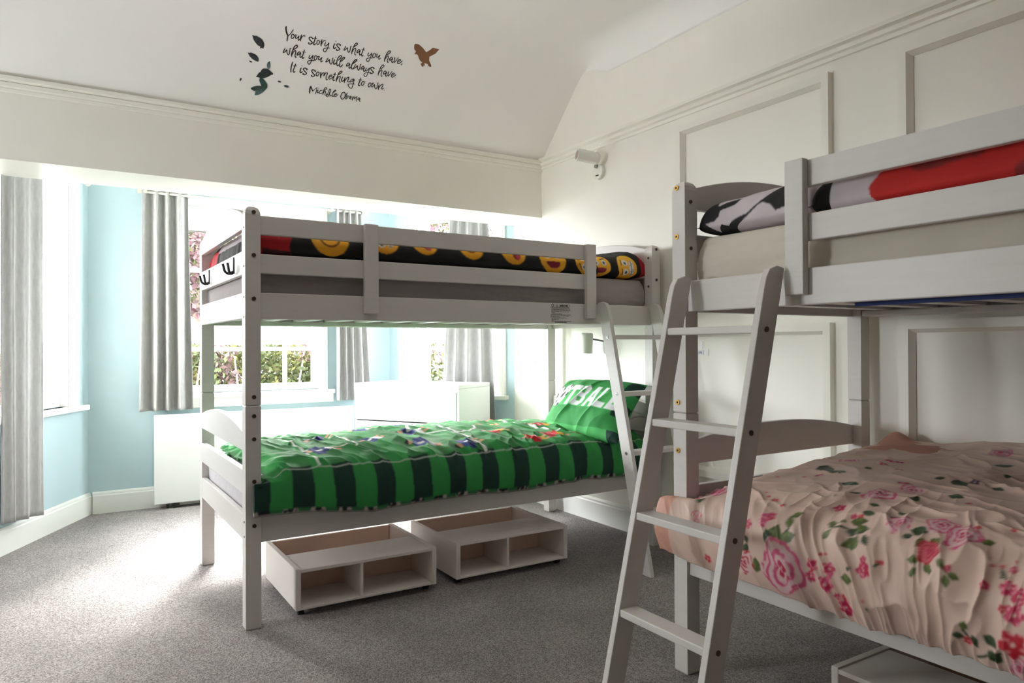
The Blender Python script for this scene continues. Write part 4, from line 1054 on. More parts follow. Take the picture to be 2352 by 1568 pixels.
# ================================================================ CURTAINS, RODS, BLIND
def curtain(name, label, A, D, N, s0, s1, z0, z1, folds, off=.085, amp=.028, flare=.0, seed=0, bshift=0.0, zjag=None, hpow=1.0):
    n, k = 40*folds//2+40, 70
    a = np.linspace(0, 1, n); b = np.linspace(0, 1, k); Ag, Bg = np.meshgrid(a, b, indexing='ij')
    drop = 1-Bg                                             # 0 at the top, 1 at the hem
    s = s0+(s1-s0)*Ag+drop**1.3*(flare*(Ag-.5)+bshift)
    ph = 2*math.pi*folds*Ag+.5*np.sin(2.2*Ag*folds+seed)+.35*np.sin(drop*2.2+seed+Ag*3)
    d = off+amp*(np.sin(ph)+.30*np.sin(2*ph+1))*(.75+.35*drop)+.006*fbm(Ag*6, Bg*5, seed)
    s = s+.010*np.cos(ph)*(.6+.4*drop)
    zz = z0+(z1-z0)*Bg
    if zjag is not None: zz = zz+zjag(Ag)*drop**6
    P = np.stack([A.x+D.x*s+N.x*d, A.y+D.y*s+N.y*d, zz], -1)
    o = grid_obj('curtain', P, M['curtain'], thick=.003)
    return tag(o, label, 'curtain', 'bay window curtains')
curtain('c', 'long grey curtain at the left edge, hanging beside the left bay window', BL, DL, NL, .690, 1.04, .150, 2.12, 3, off=.075, amp=.013, seed=1, bshift=-.01, zjag=lambda a: .03*a)
curtain('c', 'pale grey curtain left of the middle bay window, above the radiator', B0, EX, -EY, .415, .690, .640, 2.165, 4, off=.085, amp=.028, seed=2, flare=.05)
curtain('c', 'pale grey curtain right of the middle bay window, beside the chest of drawers', B0, EX, -EY, 1.700, 1.890, .655, 2.165, 4, off=.085, amp=.024, seed=3, flare=.07, bshift=.03)
curtain('c', 'pale grey curtain hanging behind the white chest of drawers', BR, DR, NR, .60, .935, .300, 2.16, 4, off=.075, amp=.022, seed=4, flare=.16, bshift=-.02)
def rod(label, A, D, N, s0, s1, z, off=.085, brk=()):
    p = A+D*s0+N*off; q_ = A+D*s1+N*off
    t = thing('curtain_rod', label, 'curtain rod', ((p.x+q_.x)/2, (p.y+q_.y)/2, z), 'bay curtain rods')
    q = MB(); q.cyl((p.x, p.y, z), (q_.x, q_.y, z), .009, 14); obj('pole', q, M['rod'], t, smooth=True)
    for e, sg in ((p, -1), (q_, 1)):
        f_ = e+D*sg*.05; q = MB(); q.cyl((e.x, e.y, z), (f_.x, f_.y, z), .014, 16); q.cyl((f_.x, f_.y, z), (f_.x+D.x*sg*.006, f_.y+D.y*sg*.006, z), .017, 16); obj('finial', q, M['rod'], t)
    for s in brk:
        c = A+D*s; q = MB(); q.cyl((c.x, c.y, z), (c.x+N.x*off, c.y+N.y*off, z), .006, 10); q.cyl((c.x, c.y, z), (c.x+N.x*.006, c.y+N.y*.006, z), .022, 16)
        q.cyl((c.x+N.x*(off-.012), c.y+N.y*(off-.012), z), (c.x+N.x*(off+.012), c.y+N.y*(off+.012), z), .013, 12); obj('bracket', q, M['rod'], t)
    return t
M['rod'] = mat('brushed_pale_metal', (.66, .64, .58), .35, metal=.5)
rod('pale metal curtain rod over the middle bay window', B0, EX, -EY, .45, 1.90, 2.062, brk=(.70, 1.67))
rod('pale metal curtain rod end over the left bay window', BL, DL, NL, .23, 1.02, 2.062, off=.075, brk=(.28, 1.0))
rod('pale metal curtain rod over the bay window behind the chest of drawers', BR, DR, NR, .20, 1.02, 2.075, off=.075, brk=(.24, .98))
t = thing('roller_blind', 'white roller blind drawn a short way down the middle bay window', 'roller blind', (1.095, 5.30, 1.846))
q = MB(); q.box((.60, 5.296, 1.850), (1.60, 5.298, 2.01)); obj('blind_cloth', q, M['blind'], t)
q = MB(); q.cyl((.60, 5.299, 2.005), (1.60, 5.299, 2.005), .018, 16); obj('roller', q, M['pvc'], t)
q = MB(); q.box((.60, 5.290, 1.840), (1.60, 5.300, 1.850)); obj('bottom_bar', q, M['steel'], t)

# ================================================================ WALL LAMPS AND SOCKETS
def wall_lamp(label, by, bz, shade_from, shade_to):
    t = thing('wall_lamp', label, 'wall lamp', (XW, by, bz), 'white spot lamps on the panelled wall')
    q = MB(); q.cyl((XW, by, bz), (XW-.026, by, bz), .046, 36); obj('wall_plate', q, M['lamp'], t, .003)
    q = MB(); q.box((XW-.0285, by-.013, bz-.026), (XW-.0255, by+.013, bz-.020)); obj('switch', q, M['black'], t)
    a, b = Vector(shade_from), Vector(shade_to); mid = a*.75+b*.25
    k = Vector((XW-.03, by, bz+.030)); q = MB(); q.tube([(XW-.02, by, bz+.02), tuple(k), tuple(k.lerp(mid, .5)), tuple(mid)], .0055, 10); obj('arm', q, M['steel'], t, smooth=True)
    q = MB(); q.cyl(k-Vector((.012, 0, 0)), k+Vector((.008, 0, 0)), .011, 14); obj('swivel', q, M['steel'], t)
    ax = (b-a).normalized(); Ln = (b-a).length; R = .036
    q = MB(); q.lathe([(.0, 0), (R*.86, 0), (R*.97, .006), (R, .014), (R, Ln), (R-.006, Ln), (R-.007, Ln-.008), (0.001, Ln-.009)], a, 40, ax); obj('shade', q, M['lamp'], t)
    q = MB(); q.lathe([(.001, Ln-.004), (R-.012, Ln-.004), (R-.009, Ln-.0085), (.001, Ln-.0086)], a, 32, ax); obj('bulb', q, M['bulb'], t)
    return t
wall_lamp('white spot lamp high on the right wall below the picture rail', 3.345, 2.086, (2.662, 3.305, 2.150), (2.535, 3.345, 2.168))
wall_lamp('white spot lamp under the upper bunk pointing down at the football pillow', 3.265, 1.045, (2.600, 3.342, 1.126), (2.600, 3.350, 1.008))
def socket_plate(label, y0, y1, z0, z1, kind):
    t = thing('wall_socket', label, 'wall socket', (XW, (y0+y1)/2, (z0+z1)/2), 'white sockets on the bay side wall')
    q = MB(); q.box((XW-.010, y0, z0), (XW, y1, z1)); obj('plate', q, M['plastic'], t, .003)
    if kind == 'double':
        for c in (y0+(y1-y0)*.27, y0+(y1-y0)*.73):
            h = MB()
            for dy, dz, a, b in ((0, .010, .002, .005), (-.011, -.012, .004, .002), (.011, -.012, .004, .002)): h.box((XW-.0106, c+dy-a, (z0+z1)/2-.012+dz-b), (XW-.0098, c+dy+a, (z0+z1)/2-.012+dz+b))
            obj('socket_hole', h, M['hole'], t); q = MB(); q.box((XW-.013, c-.008, z1-.030), (XW-.009, c+.008, z1-.012)); obj('rocker_switch', q, M['plastic'], t, .001)
    for y in (y0+.012, y1-.012):
        q = MB(); q.cyl((XW-.0108, y, (z0+z1)/2+.004), (XW-.009, y, (z0+z1)/2+.004), .003, 10); obj('screw', q, M['steel'], t)
    return t
socket_plate('white double socket on the wall right of the blue strip', 4.055, 4.202, .882, .970, 'double')
socket_plate('small white blank plate left of the double socket', 4.212, 4.298, .882, .970, 'blank')
socket_plate('small white blank plate right of the double socket, half behind the bunk post', 3.955, 4.042, .882, .970, 'blank')
# small bright white patches on the lower wall panel
def sticker(label, y0, y1, z0, z1, m):  # one thin plate of plain colour lying on the panel
    q = MB(); q.box((XW-.0032, y0, z0), (XW-.0002, y1, z1)); return tag(obj('wall_patch', q, m), label, 'sticker', 'white patches on the lower wall panel')
white_patch_mat = mat('bright_white', (.9, .9, .9), .6)
sticker('tiny upright white patch high on the lower wall panel beside the bunk post', 2.544, 2.562, 1.034, 1.072, white_patch_mat)
sticker('small white square patch low beside the navy lettering on the wall panel', 2.505, 2.535, 1.000, 1.034, white_patch_mat)
t = thing('wall_label', 'small pale label with navy lettering on the wall panel behind the bunk post', 'label', (XW, 2.575, 1.02))
q = MB(); q.box((XW-.0022, 2.538, 1.004), (XW-.0002, 2.606, 1.026)); obj('label_paper', q, mat('pale_blue_paper', (.72, .76, .80), .6), t)
_keep = mb_map
def mb_map(p, v): return (XW-.0026, 2.588-p[0], p[1])
q = MB(); tiny_text(q, 'GIN', 0, 1.009, .011, th=.0013, w=.010); q.cyl((XW-.0026, 2.592, 1.028), (XW-.0018, 2.592, 1.028), .006, 12); obj('label_lettering', q, M['bluedark'], t)
mb_map = _keep

# ================================================================ WALL STICKERS ON THE SLOPING CEILING
QUOTE = {
 1: [(63, [(9316,5144), (9325,5033), (9388,4862), (9468,4722)]), (34, [(9681,5081), (9610,4885), (9487,4691)]), (45, [(9474,4710), (9482,4567), (9485,4437)]), (37, [(9781,4781), (9712,4851), (9656,4781), (9657,4665), (9714,4621), (9770,4691), (9781,4781), (9715,4838)]), (34, [(9778,4795), (9866,4844), (9854,4725), (9893,4662), (9970,4738), (10015,4828), (10003,4673), (10026,4590), (10090,4693)]), (47, [(10118,4910), (10114,4713), (10133,4578)]), (32, [(10125,4657), (10175,4829), (10266,4901), (10309,4860)]), (45, [(10692,4817), (10697,4862), (10584,4895), (10520,4829), (10605,4724), (10720,4647), (10692,4574), (10601,4531), (10545,4563), (10572,4606)]), (45, [(10833,4996), (10812,4756), (10793,4604), (10841,4548), (10897,4621)]), (32, [(10693,4847), (10785,4885), (10909,4904)]), (37, [(11070,4786), (10990,4827), (10947,4758), (10957,4642), (11017,4596), (11071,4682), (11070,4786)]), (32, [(11070,4786), (11170,4824)]), (45, [(11169,4897), (11164,4719), (11190,4561)]), (32, [(11182,4633), (11231,4808), (11315,4887), (11366,4854)]), (39, [(11378,4797), (11365,4660), (11419,4612), (11500,4706), (11554,4823)]), (37, [(11554,4823), (11545,4566), (11492,4343), (11429,4299), (11347,4371), (11377,4468), (11496,4525), (11658,4554)]), (47, [(11849,4845), (11825,4659), (11881,4574), (11949,4665)]), (45, [(11863,4975), (11880,4979)]), (45, [(12127,4788), (12153,4839), (12034,4872), (11960,4810), (12042,4709), (12157,4629), (12135,4563), (12057,4515), (12000,4540), (12021,4575)]), (37, [(12449,4845), (12391,4650), (12417,4603), (12476,4669), (12541,4775), (12579,4647), (12664,4543), (12707,4645), (12694,4855), (12735,4903)]), (39, [(12847,4875), (12954,4990), (13015,5080), (12951,5126), (12872,5017), (12833,4811), (12818,4624), (12843,4491)]), (37, [(12833,4565), (12886,4777), (12946,4844), (12987,4799), (12991,4570), (13034,4487), (13074,4511)]), (39, [(13247,4766), (13165,4816), (13106,4749), (13095,4639), (13135,4633), (13239,4764), (13229,4623), (13275,4532), (13328,4598)]), (42, [(13394,4968), (13377,4764), (13361,4559), (13421,4503), (13459,4565)]), (29, [(13293,4853), (13387,4846), (13489,4866)]), (37, [(13709,4761), (13696,4634), (13751,4575), (13832,4679), (13887,4793)]), (34, [(13887,4793), (13875,4517), (13823,4301), (13770,4266), (13685,4350), (13710,4433), (13833,4500), (13999,4520)]), (37, [(14119,4743), (14035,4794), (13968,4725), (13977,4602), (14045,4554), (14103,4630), (14119,4743)]), (34, [(14108,4756), (14193,4790), (14180,4662), (14226,4610), (14288,4670), (14347,4770), (14319,4614), (14351,4527), (14420,4621)]), (39, [(14700,4840), (14820,4977), (14859,5064), (14790,5111), (14707,4983), (14668,4786), (14658,4594), (14676,4471)]), (37, [(14666,4564), (14725,4751), (14787,4812), (14827,4758), (14829,4552), (14868,4473), (14916,4499)]), (39, [(15082,4734), (15000,4796), (14942,4720), (14930,4622), (14972,4615), (15074,4733), (15064,4603), (15114,4510), (15175,4579)]), (39, [(15181,4836), (15196,4648), (15238,4529)]), (29, [(15238,4529), (15327,4724), (15381,4872)]), (37, [(15419,4632), (15523,4719), (15525,4768), (15460,4769), (15395,4659), (15418,4552), (15483,4526), (15585,4620), (15650,4731)]), (37, [(15688,4578), (15678,4528), (15634,4486)])],
 2: [(37, [(9458,4052), (9403,3855), (9431,3810), (9495,3883), (9560,3986), (9581,3865), (9673,3744), (9717,3851), (9704,4071), (9754,4104)]), (45, [(9885,4074), (10003,4197), (10042,4287), (9977,4331), (9887,4215), (9841,4012), (9828,3816), (9858,3695)]), (39, [(9850,3776), (9905,3967), (9976,4043), (10007,3990), (10011,3782), (10049,3692), (10091,3732)]), (42, [(10265,3973), (10184,4022), (10120,3948), (10104,3847), (10141,3841), (10258,3971), (10249,3834), (10289,3738), (10353,3812)]), (42, [(10415,4186), (10392,3941), (10375,3772), (10420,3721), (10478,3794)]), (29, [(10319,4060), (10398,4055), (10500,4078)]), (37, [(10736,3972), (10714,3831), (10761,3781), (10847,3891), (10902,4009)]), (37, [(10902,4009), (10879,3731), (10835,3522), (10785,3481), (10698,3554), (10723,3643), (10841,3707), (11020,3716)]), (39, [(11124,3952), (11041,4002), (10982,3936), (10995,3802), (11055,3761), (11110,3842), (11124,3952)]), (37, [(11121,3966), (11215,4002), (11198,3877), (11241,3810), (11306,3885), (11367,3975), (11342,3816), (11375,3731), (11438,3814)]), (37, [(11681,4021), (11608,3813), (11636,3788), (11709,3858), (11769,3956), (11798,3823), (11889,3719), (11933,3822), (11908,4032), (11958,4074)]), (45, [(12031,4013), (12014,3824), (12068,3750), (12137,3843)]), (45, [(12047,4140), (12062,4143)]), (42, [(12233,4011), (12328,4186), (12339,4266), (12275,4282), (12189,4140), (12169,3935), (12209,3757), (12264,3714), (12331,3783)]), (42, [(12373,3963), (12474,4109), (12532,4215), (12475,4233), (12370,4102), (12337,3924), (12353,3756), (12417,3676), (12512,3822)]), (39, [(12881,3933), (12792,3984), (12727,3907), (12719,3812), (12759,3804), (12873,3931), (12859,3802), (12899,3700), (12957,3776)]), (47, [(13022,3979), (13139,4130), (13191,4227), (13131,4253), (13037,4108), (12990,3893), (13008,3755), (13069,3697), (13166,3773)]), (37, [(13187,3999), (13129,3797), (13168,3766), (13235,3836), (13295,3936), (13327,3808), (13409,3698), (13453,3803), (13436,4021), (13480,4062)]), (39, [(13689,3917), (13610,3979), (13544,3902), (13538,3805), (13579,3798), (13689,3917), (13675,3786), (13723,3692), (13774,3767)]), (37, [(13804,3926), (13787,3778), (13834,3748), (13911,3845), (13975,3962)]), (34, [(13975,3962), (13964,3703), (13926,3485), (13862,3431), (13772,3502), (13786,3601), (13910,3668), (14015,3690), (14088,3713)]), (45, [(14193,3945), (14229,3985), (14116,4024), (14038,3960), (14116,3848), (14238,3777), (14216,3708), (14132,3666), (14072,3686), (14092,3730)]), (39, [(14581,4011), (14687,4147), (14731,4220), (14666,4279), (14584,4173), (14533,3953), (14526,3773), (14552,3649)]), (37, [(14538,3727), (14591,3917), (14652,3986), (14689,3937), (14699,3728), (14749,3633), (14781,3664)]), (39, [(14966,3899), (14874,3968), (14807,3889), (14802,3791), (14852,3785), (14958,3897), (14943,3780), (14987,3682), (15042,3743)]), (39, [(15053,3990), (15064,3838), (15112,3700)]), (29, [(15112,3700), (15198,3882), (15250,4040)]), (37, [(15298,3789), (15396,3875), (15401,3941), (15330,3935), (15272,3824), (15299,3731), (15356,3702), (15454,3788), (15520,3901)]), (34, [(15537,3707), (15553,3710)])],
 3: [(50, [(9958,3423), (9934,3129), (9971,2852)]), (45, [(10120,3352), (10095,3148), (10066,2957), (10114,2890), (10175,2950)]), (29, [(10016,3223), (10100,3233), (10196,3254)]), (50, [(10435,3205), (10414,3016), (10465,2941), (10537,3018)]), (45, [(10444,3323), (10460,3326)]), (45, [(10714,3149), (10748,3195), (10632,3232), (10556,3177), (10637,3063), (10755,2979), (10731,2919), (10647,2863), (10582,2896), (10611,2933)]), (45, [(11161,3143), (11189,3188), (11071,3225), (10994,3170), (11078,3047), (11199,2963), (11167,2901), (11088,2853), (11037,2890), (11057,2933)]), (37, [(11406,3101), (11325,3170), (11267,3095), (11269,2978), (11332,2928), (11383,3001), (11403,3116)]), (32, [(11402,3123), (11482,3164)]), (53, [(11492,3180), (11496,3024), (11537,2866)]), (37, [(11523,2966), (11569,3134), (11639,3188), (11658,3137), (11673,2998)]), (37, [(11673,2998), (11726,3167), (11791,3212), (11829,3173), (11804,2946), (11854,2821), (11910,2872)]), (37, [(11959,2994), (12064,3063), (12079,3130), (12017,3141), (11949,3039), (11958,2930), (12024,2904), (12124,2996), (12176,3103)]), (42, [(12227,3312), (12205,3109), (12185,2929), (12239,2860), (12294,2920)]), (29, [(12130,3204), (12215,3198), (12309,3218)]), (42, [(12420,3233), (12522,3350), (12573,3425), (12510,3467), (12424,3345), (12383,3130), (12370,2951), (12397,2836)]), (37, [(12388,2907), (12437,3093), (12495,3169), (12535,3130), (12538,2922), (12581,2834), (12622,2858)]), (42, [(12663,3172), (12648,2977), (12693,2913), (12761,2984)]), (42, [(12671,3299), (12688,3302)]), (45, [(12797,3160), (12794,3007), (12829,2860)]), (37, [(12820,2931), (12890,3123), (12977,3214), (13004,3163), (12982,2997), (13019,2940), (13095,2980)]), (37, [(13312,3146), (13224,3152), (13141,3046), (13112,2975), (13155,2960), (13238,3034), (13312,3146), (13317,2936), (13311,2673), (13246,2619), (13158,2658), (13051,2808), (13171,2861), (13403,2905)]), (47, [(13649,3306), (13631,3099), (13618,2900), (13655,2850), (13713,2903)]), (29, [(13547,3183), (13640,3190), (13731,3204)]), (37, [(13899,3105), (13824,3147), (13765,3069), (13772,2948), (13832,2902), (13886,2971), (13899,3105)]), (34, [(13889,3111), (13953,3141)]), (37, [(14302,3089), (14209,3136), (14159,3052), (14168,2929), (14233,2893), (14285,2970), (14296,3079)]), (34, [(14300,3097), (14401,3167), (14346,2982), (14386,2924), (14446,3002), (14486,3093), (14531,2953), (14623,2855), (14666,2964), (14645,3192), (14684,3225)]), (45, [(14746,3146), (14743,2980), (14780,2845)]), (37, [(14764,2934), (14833,3098), (14927,3200), (14963,3157), (14937,2985), (14972,2917), (15049,2966)]), (32, [(15110,2877), (15125,2881)])],
 4: [(60, [(11140,1903), (11105,2147), (11124,2311)]), (45, [(11124,2311), (11205,2167), (11281,2053)]), (24, [(11281,2053), (11378,2202), (11461,2307)]), (32, [(11461,2307), (11461,2089), (11452,1916)]), (37, [(11539,2186), (11522,2052), (11561,2011), (11610,2062)]), (37, [(11541,2283), (11555,2286)]), (32, [(11759,2181), (11696,2193), (11638,2108), (11644,2011), (11708,1992), (11811,2077)]), (37, [(11860,2201), (11960,2303), (11975,2371), (11918,2391), (11855,2298), (11834,2114), (11846,1953)]), (32, [(11839,2018), (11885,2157), (11931,2191), (11958,2139), (11956,2008), (11992,1949), (12025,2005)]), (32, [(12050,1961), (12106,2021), (12090,2059), (12040,2041), (12028,1956), (12104,1889), (12157,1965), (12168,2050)]), (34, [(12168,2050), (12211,2239), (12186,2348), (12135,2338), (12123,2221), (12176,2084), (12263,1970), (12322,2014)]), (34, [(12342,2167), (12453,2287), (12463,2346), (12413,2328), (12349,2168), (12352,2020), (12398,1955), (12452,2023)]), (32, [(12459,2058), (12567,2129), (12545,2157), (12487,2138), (12455,2041), (12524,1980), (12602,2045), (12645,2128)]), (39, [(12926,2324), (12838,2232), (12816,2062), (12879,1925), (12962,1907), (13040,2039), (13032,2204), (12976,2309), (12911,2321)]), (37, [(13127,2331), (13100,2151), (13138,1925)]), (29, [(13138,1925), (13209,2056), (13228,2143), (13184,2159), (13130,2057)]), (32, [(13392,2150), (13326,2162), (13296,2056), (13334,2030), (13392,2150), (13391,2024), (13429,1965)]), (37, [(13490,2170), (13482,2042), (13506,1946)]), (29, [(13493,2028), (13545,2172), (13576,2144), (13596,2031)]), (32, [(13600,2048), (13669,2188), (13713,2171), (13707,2002), (13745,1916)]), (32, [(13897,2140), (13827,2160), (13787,2068), (13827,2034), (13897,2140), (13899,2005), (13934,1961), (13959,1991)])],
}
LEAVES = [
 ('dark slate', (0.03, 0.036, 0.04), [(7818,4357), (7912,4344), (8014,4368), (8112,4334), (8239,4285), (8347,4195), (8438,4043), (8450,3930), (8418,3792), (8352,3821), (8254,3762), (8272,3860), (8151,3905), (8029,4007), (7917,4139)]),
 ('dark grey', (0.035, 0.042, 0.046), [(7734,3442), (7795,3434), (7883,3471), (7979,3453), (8119,3418), (8210,3350), (8286,3249), (8293,3161), (8286,3074), (8084,3115), (7952,3190), (7829,3295)]),
 ('tiny black', (0.02, 0.022, 0.02), [(7861,3030), (7906,3044), (7975,3030), (8023,2998), (7971,2968), (7911,2967)]),
 ('pale teal', (0.1, 0.18, 0.19), [(8851,3219), (8910,3030), (8918,2895), (8858,2799), (8780,2851), (8732,2976), (8736,3082), (8770,3165)]),
 ('broad blackish', (0.022, 0.032, 0.032), [(8314,2269), (8358,2382), (8431,2534), (8487,2569), (8508,2657), (8586,2772), (8746,2806), (8868,2779), (8954,2721), (9115,2590), (9004,2502), (8896,2395), (8694,2268), (8517,2247), (8404,2262)]),
 ('dark green curved', (0.025, 0.07, 0.06), [(8504,2244), (8599,2256), (8719,2196), (8888,2014), (8937,1868), (8930,1757), (8805,1567), (8688,1598), (8648,1810), (8523,2032), (8498,2104)]),
 ('mottled green', (0.04, 0.065, 0.06), [(8147,1591), (8305,1732), (8488,1805), (8648,1810), (8739,1719), (8618,1600), (8411,1496), (8271,1499)]),
 ('grey teal', (0.09, 0.15, 0.155), [(8405,1258), (8404,1400), (8412,1488), (8613,1630), (8805,1567), (8726,1448), (8603,1332)]),
 ('tiny violet grey', (0.04, 0.04, 0.055), [(7564,1896), (7547,1969), (7571,2038), (7636,2056), (7628,1971), (7598,1896)]),
 ('small grey upper', (0.06, 0.065, 0.06), [(9394,2235), (9435,2282), (9504,2294), (9579,2234), (9521,2199), (9441,2206)]),
 ('small green lower', (0.045, 0.075, 0.07), [(9740,2047), (9794,2108), (9893,2117), (9992,2051), (9991,2014), (9872,1995)]),
]
BIRD = [[(16190,5229), (16228,5317), (16246,5416), (16150,5458), (16092,5540), (16053,5689), (16053,5767), (16161,5839), (16305,5801), (16438,5744), (16579,5666), (16830,5483), (17033,4864), (16816,4882), (16666,4931), (16524,5062), (16425,5217), (16329,5259)], [(16830,5483), (17001,5649), (17174,5887), (17261,6026), (17283,6110), (17517,6116), (17573,6002), (17509,5795), (17380,5525), (17248,5415), (17092,5276), (16938,5153)], [(16938,5153), (17092,5276), (17144,5068), (17375,4807), (17364,4738), (17234,4743), (17130,4852), (17031,4872)], [(17267,6059), (17266,6186), (17297,6193), (17345,6077)], [(17329,6073), (17342,6290), (17374,6297), (17415,6093)], [(17407,6091), (17438,6320), (17472,6320), (17478,6107)], [(17467,6089), (17555,6252), (17584,6239), (17527,6087)], [(17501,6089), (17618,6127), (17550,6020)], [(16811,4898), (16900,4884), (16933,4834), (16984,4755), (16968,4699), (16924,4759), (16914,4658), (16876,4645), (16793,4694), (16725,4773), (16748,4832)]]

S2 = math.sqrt(.5)
def PS(x, t, d=.0012): return (x, YB-t*S2-d*S2, ZR+t*S2-d*S2)
quote = thing('wall_quote', 'black handwritten four line quote lettering on the sloping ceiling', 'wall lettering', PS(1.2, .40, 0))
for ln, strokes in QUOTE.items():
    q = MB()
    for si, (wd, pts) in enumerate(strokes):
        c = catmull([(x/1e4, t_/1e4) for x, t_ in pts], 6); r = wd*1.22/2e4
        L_, R_ = [], []
        for i, p in enumerate(c):
            d = c[min(i+1, len(c)-1)]-c[max(i-1, 0)]; d = d/max(np.linalg.norm(d), 1e-9); nn = np.array([-d[1], d[0]])
            e = min(i, len(c)-1-i); rr_ = r*(.62 if e == 0 else .9 if e == 1 else 1.0)
            L_.append(p+nn*rr_); R_.append(p-nn*rr_)
        dd = .0010+.00003*(si % 7)
        for i in range(len(c)-1): q.poly([PS(*L_[i], dd), PS(*R_[i], dd), PS(*R_[i+1], dd), PS(*L_[i+1], dd)])
        for cc, sg in ((c[0], -1), (c[-1], 1)):
            q.poly([PS(cc[0]+r*.62*math.cos(a), cc[1]+r*.62*math.sin(a), dd+.00001) for a in [2*math.pi*k/10 for k in range(10)]])
    obj('lettering_line', q, M['vinyl'], quote)
LEAF_LABELS = {'dark slate': 'largest slate black leaf sticker, topmost on the sloping ceiling', 'dark grey': 'dark grey leaf sticker just under the topmost leaf', 'tiny black': 'tiny black petal sticker under the dark grey leaf',
  'pale teal': 'pale teal upright leaf sticker above the broad blackish leaf', 'broad blackish': 'broad blackish green leaf sticker in the middle of the sprig', 'dark green curved': 'dark green curved leaf sticker below the broad blackish leaf',
  'mottled green': 'mottled dark green leaf sticker pointing left at the sprig foot', 'grey teal': 'grey teal leaf sticker lowest on the sprig', 'tiny violet grey': 'tiny violet grey petal sticker furthest left of the sprig',
  'small grey upper': 'small grey petal sticker, upper of two right of the sprig', 'small green lower': 'small dark green petal sticker, lower of two right of the sprig'}
for i, (nm, colr, pts) in enumerate(LEAVES):
    p = catmull([(x/1e4, t_/1e4) for x, t_ in pts], 4, closed=True)
    q = MB(); q.poly([PS(a, b, .0010+.0002*i) for a, b in p])
    tag(obj('leaf_sticker', q, mat('leaf_vinyl', colr, .6, noise=(60, .5))), LEAF_LABELS[nm], 'leaf sticker', 'leaf stickers on the sloping ceiling')
from mathutils.geometry import tessellate_polygon
bm = bmesh.new()
for part_ in BIRD:
    pp = [Vector((x/1e4, t_/1e4, 0)) for x, t_ in part_]; vs = [bm.verts.new(PS(p.x, p.y, .0012)) for p in pp]
    for tr in tessellate_polygon([pp]): bm.faces.new([vs[i] for i in tr])
me = bpy.data.meshes.new('bird_sticker'); bm.to_mesh(me); bm.free(); o = link('bird_sticker', me, M['bird'])
tag(o, 'brown flying bird silhouette sticker right of the ceiling quote', 'bird sticker')

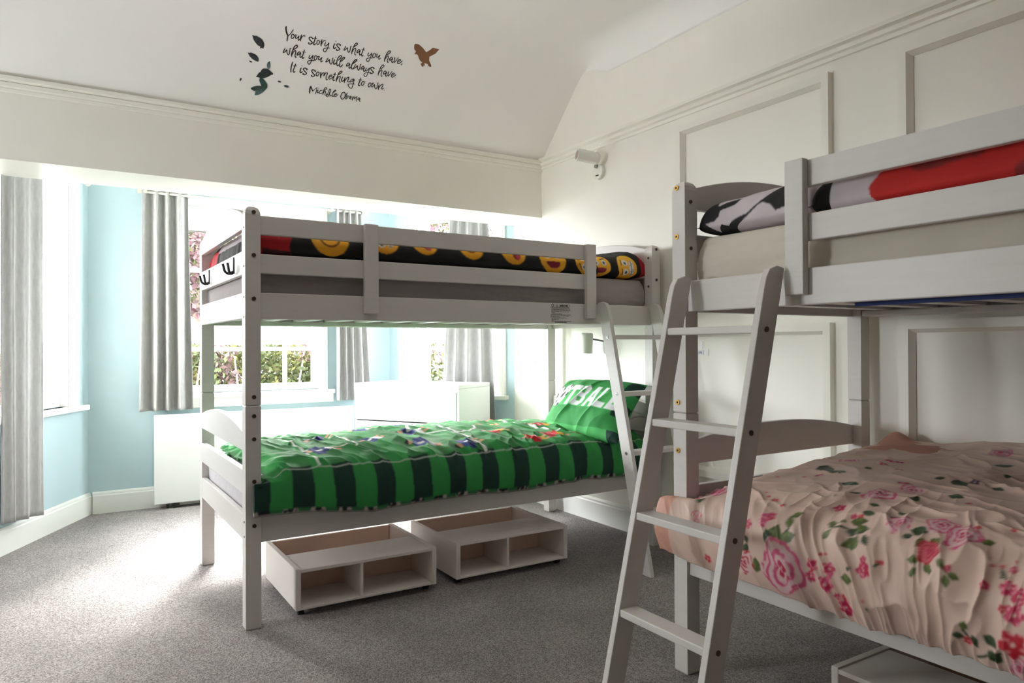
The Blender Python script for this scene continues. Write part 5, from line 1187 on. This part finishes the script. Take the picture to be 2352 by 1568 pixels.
# ================================================================ GARDEN BEYOND THE BAY
def foliage_mat(name, cols, seed):
    m = bpy.data.materials.new(name); m.use_nodes = True; nt = m.node_tree; b = nt.nodes['Principled BSDF']; b.inputs['Roughness'].default_value = .7; b.inputs['Specular IOR Level'].default_value = .2
    a = nt.nodes.new('ShaderNodeAttribute'); a.attribute_name = 'Col'; nt.links.new(a.outputs['Color'], b.inputs['Base Color'])
    t = nt.nodes.new('ShaderNodeBsdfTranslucent'); nt.links.new(a.outputs['Color'], t.inputs[0]); ms = nt.nodes.new('ShaderNodeMixShader'); ms.inputs[0].default_value = .3
    nt.links.new(b.outputs[0], ms.inputs[1]); nt.links.new(t.outputs[0], ms.inputs[2]); nt.links.new(ms.outputs[0], nt.nodes['Material Output'].inputs[0])
    return m
FOL = foliage_mat('leaf_clusters', None, 0)
def foliage(name, parent, lo, hi, nleaf, size, cols, seed, shape='ellipsoid'):
    r = np.random.RandomState(seed); lo = np.array(lo); hi = np.array(hi); c = (lo+hi)/2; hd = (hi-lo)/2
    n0 = nleaf*3; p = r.uniform(-1, 1, (n0, 3))
    keep = ((p**2).sum(1) < 1.0) if shape == 'ellipsoid' else (np.abs(p).max(1) < 1)
    clump = vn(p[:, 0]*hd[0]*4+p[:, 1]*3, p[:, 2]*hd[2]*4, seed) > .36
    p = p[keep & clump][:nleaf]; n = len(p); ctr = c+p*hd
    a = r.normal(size=(n, 3)); a /= np.linalg.norm(a, axis=1, keepdims=True); b = np.cross(a, r.normal(size=(n, 3))); b /= np.linalg.norm(b, axis=1, keepdims=True)
    s = size*r.uniform(.6, 1.4, (n, 1)); V = np.stack([ctr-a*s, ctr+b*s*.5, ctr+a*s, ctr-b*s*.5], 1).reshape(-1, 3)
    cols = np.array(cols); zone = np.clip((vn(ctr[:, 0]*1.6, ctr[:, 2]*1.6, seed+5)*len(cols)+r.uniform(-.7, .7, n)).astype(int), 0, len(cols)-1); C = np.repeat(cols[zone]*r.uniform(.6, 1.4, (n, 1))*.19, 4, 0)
    F = np.arange(n*4).reshape(n, 4)
    org = np.array(wpos(parent)); me = bpy.data.meshes.new(name); me.vertices.add(n*4); me.vertices.foreach_set('co', (V-org).ravel().astype(np.float32))
    me.loops.add(n*4); me.loops.foreach_set('vertex_index', F.ravel().astype(np.int32)); me.polygons.add(n); me.polygons.foreach_set('loop_start', np.arange(0, n*4, 4, dtype=np.int32)); me.update(calc_edges=True)
    at = me.color_attributes.new('Col', 'FLOAT_COLOR', 'POINT'); at.data.foreach_set('color', np.concatenate([np.clip(C, 0, 1), np.ones((n*4, 1))], 1).ravel().astype(np.float32))
    me.validate(); return link(name, me, FOL, parent)
PINKS = [(.42, .20, .24), (.30, .10, .14), (.50, .30, .33), (.16, .17, .06), (.44, .24, .27)]
GREENS = [(.10, .13, .03), (.17, .17, .04), (.24, .14, .13), (.13, .16, .05), (.30, .26, .08)]
def tree(name, label, x, y, z0, z1, rad, cols, seed, n=7000, size=.05):
    t = thing(name, label, 'tree', (x, y, -.3), 'garden trees seen through the bay windows')
    foliage('foliage', t, (x-rad, y-rad*.7, z0), (x+rad, y+rad*.7, z1), n, size, cols, seed)
    q = MB(); q.tube([(x, y, -.3), (x+.05, y, (z0+z1)*.3), (x-.04, y+.03, (z0+z1)*.55)], [.09, .07, .04], 10); obj('trunk', q, mat('bark', (.12, .09, .07), .9), t, smooth=True)
    return t
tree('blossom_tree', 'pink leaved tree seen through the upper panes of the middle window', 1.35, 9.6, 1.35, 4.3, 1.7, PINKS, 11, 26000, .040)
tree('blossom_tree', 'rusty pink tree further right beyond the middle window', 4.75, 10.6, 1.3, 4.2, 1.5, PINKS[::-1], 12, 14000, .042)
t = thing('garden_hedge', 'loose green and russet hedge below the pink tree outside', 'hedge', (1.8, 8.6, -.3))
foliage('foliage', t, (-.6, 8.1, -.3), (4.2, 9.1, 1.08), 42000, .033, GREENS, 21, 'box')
for k in range(9):
    r = random.Random(k); x = -.3+k*.5; q = MB(); q.tube([(x, 8.5, -.3), (x+r.uniform(-.1, .1), 8.3, .3), (x+r.uniform(-.2, .2), 8.15, 1.0)], [.02, .014, .006], 6); obj('branch', q, mat('pale_bark', (.40, .34, .28), .9), t, smooth=True)
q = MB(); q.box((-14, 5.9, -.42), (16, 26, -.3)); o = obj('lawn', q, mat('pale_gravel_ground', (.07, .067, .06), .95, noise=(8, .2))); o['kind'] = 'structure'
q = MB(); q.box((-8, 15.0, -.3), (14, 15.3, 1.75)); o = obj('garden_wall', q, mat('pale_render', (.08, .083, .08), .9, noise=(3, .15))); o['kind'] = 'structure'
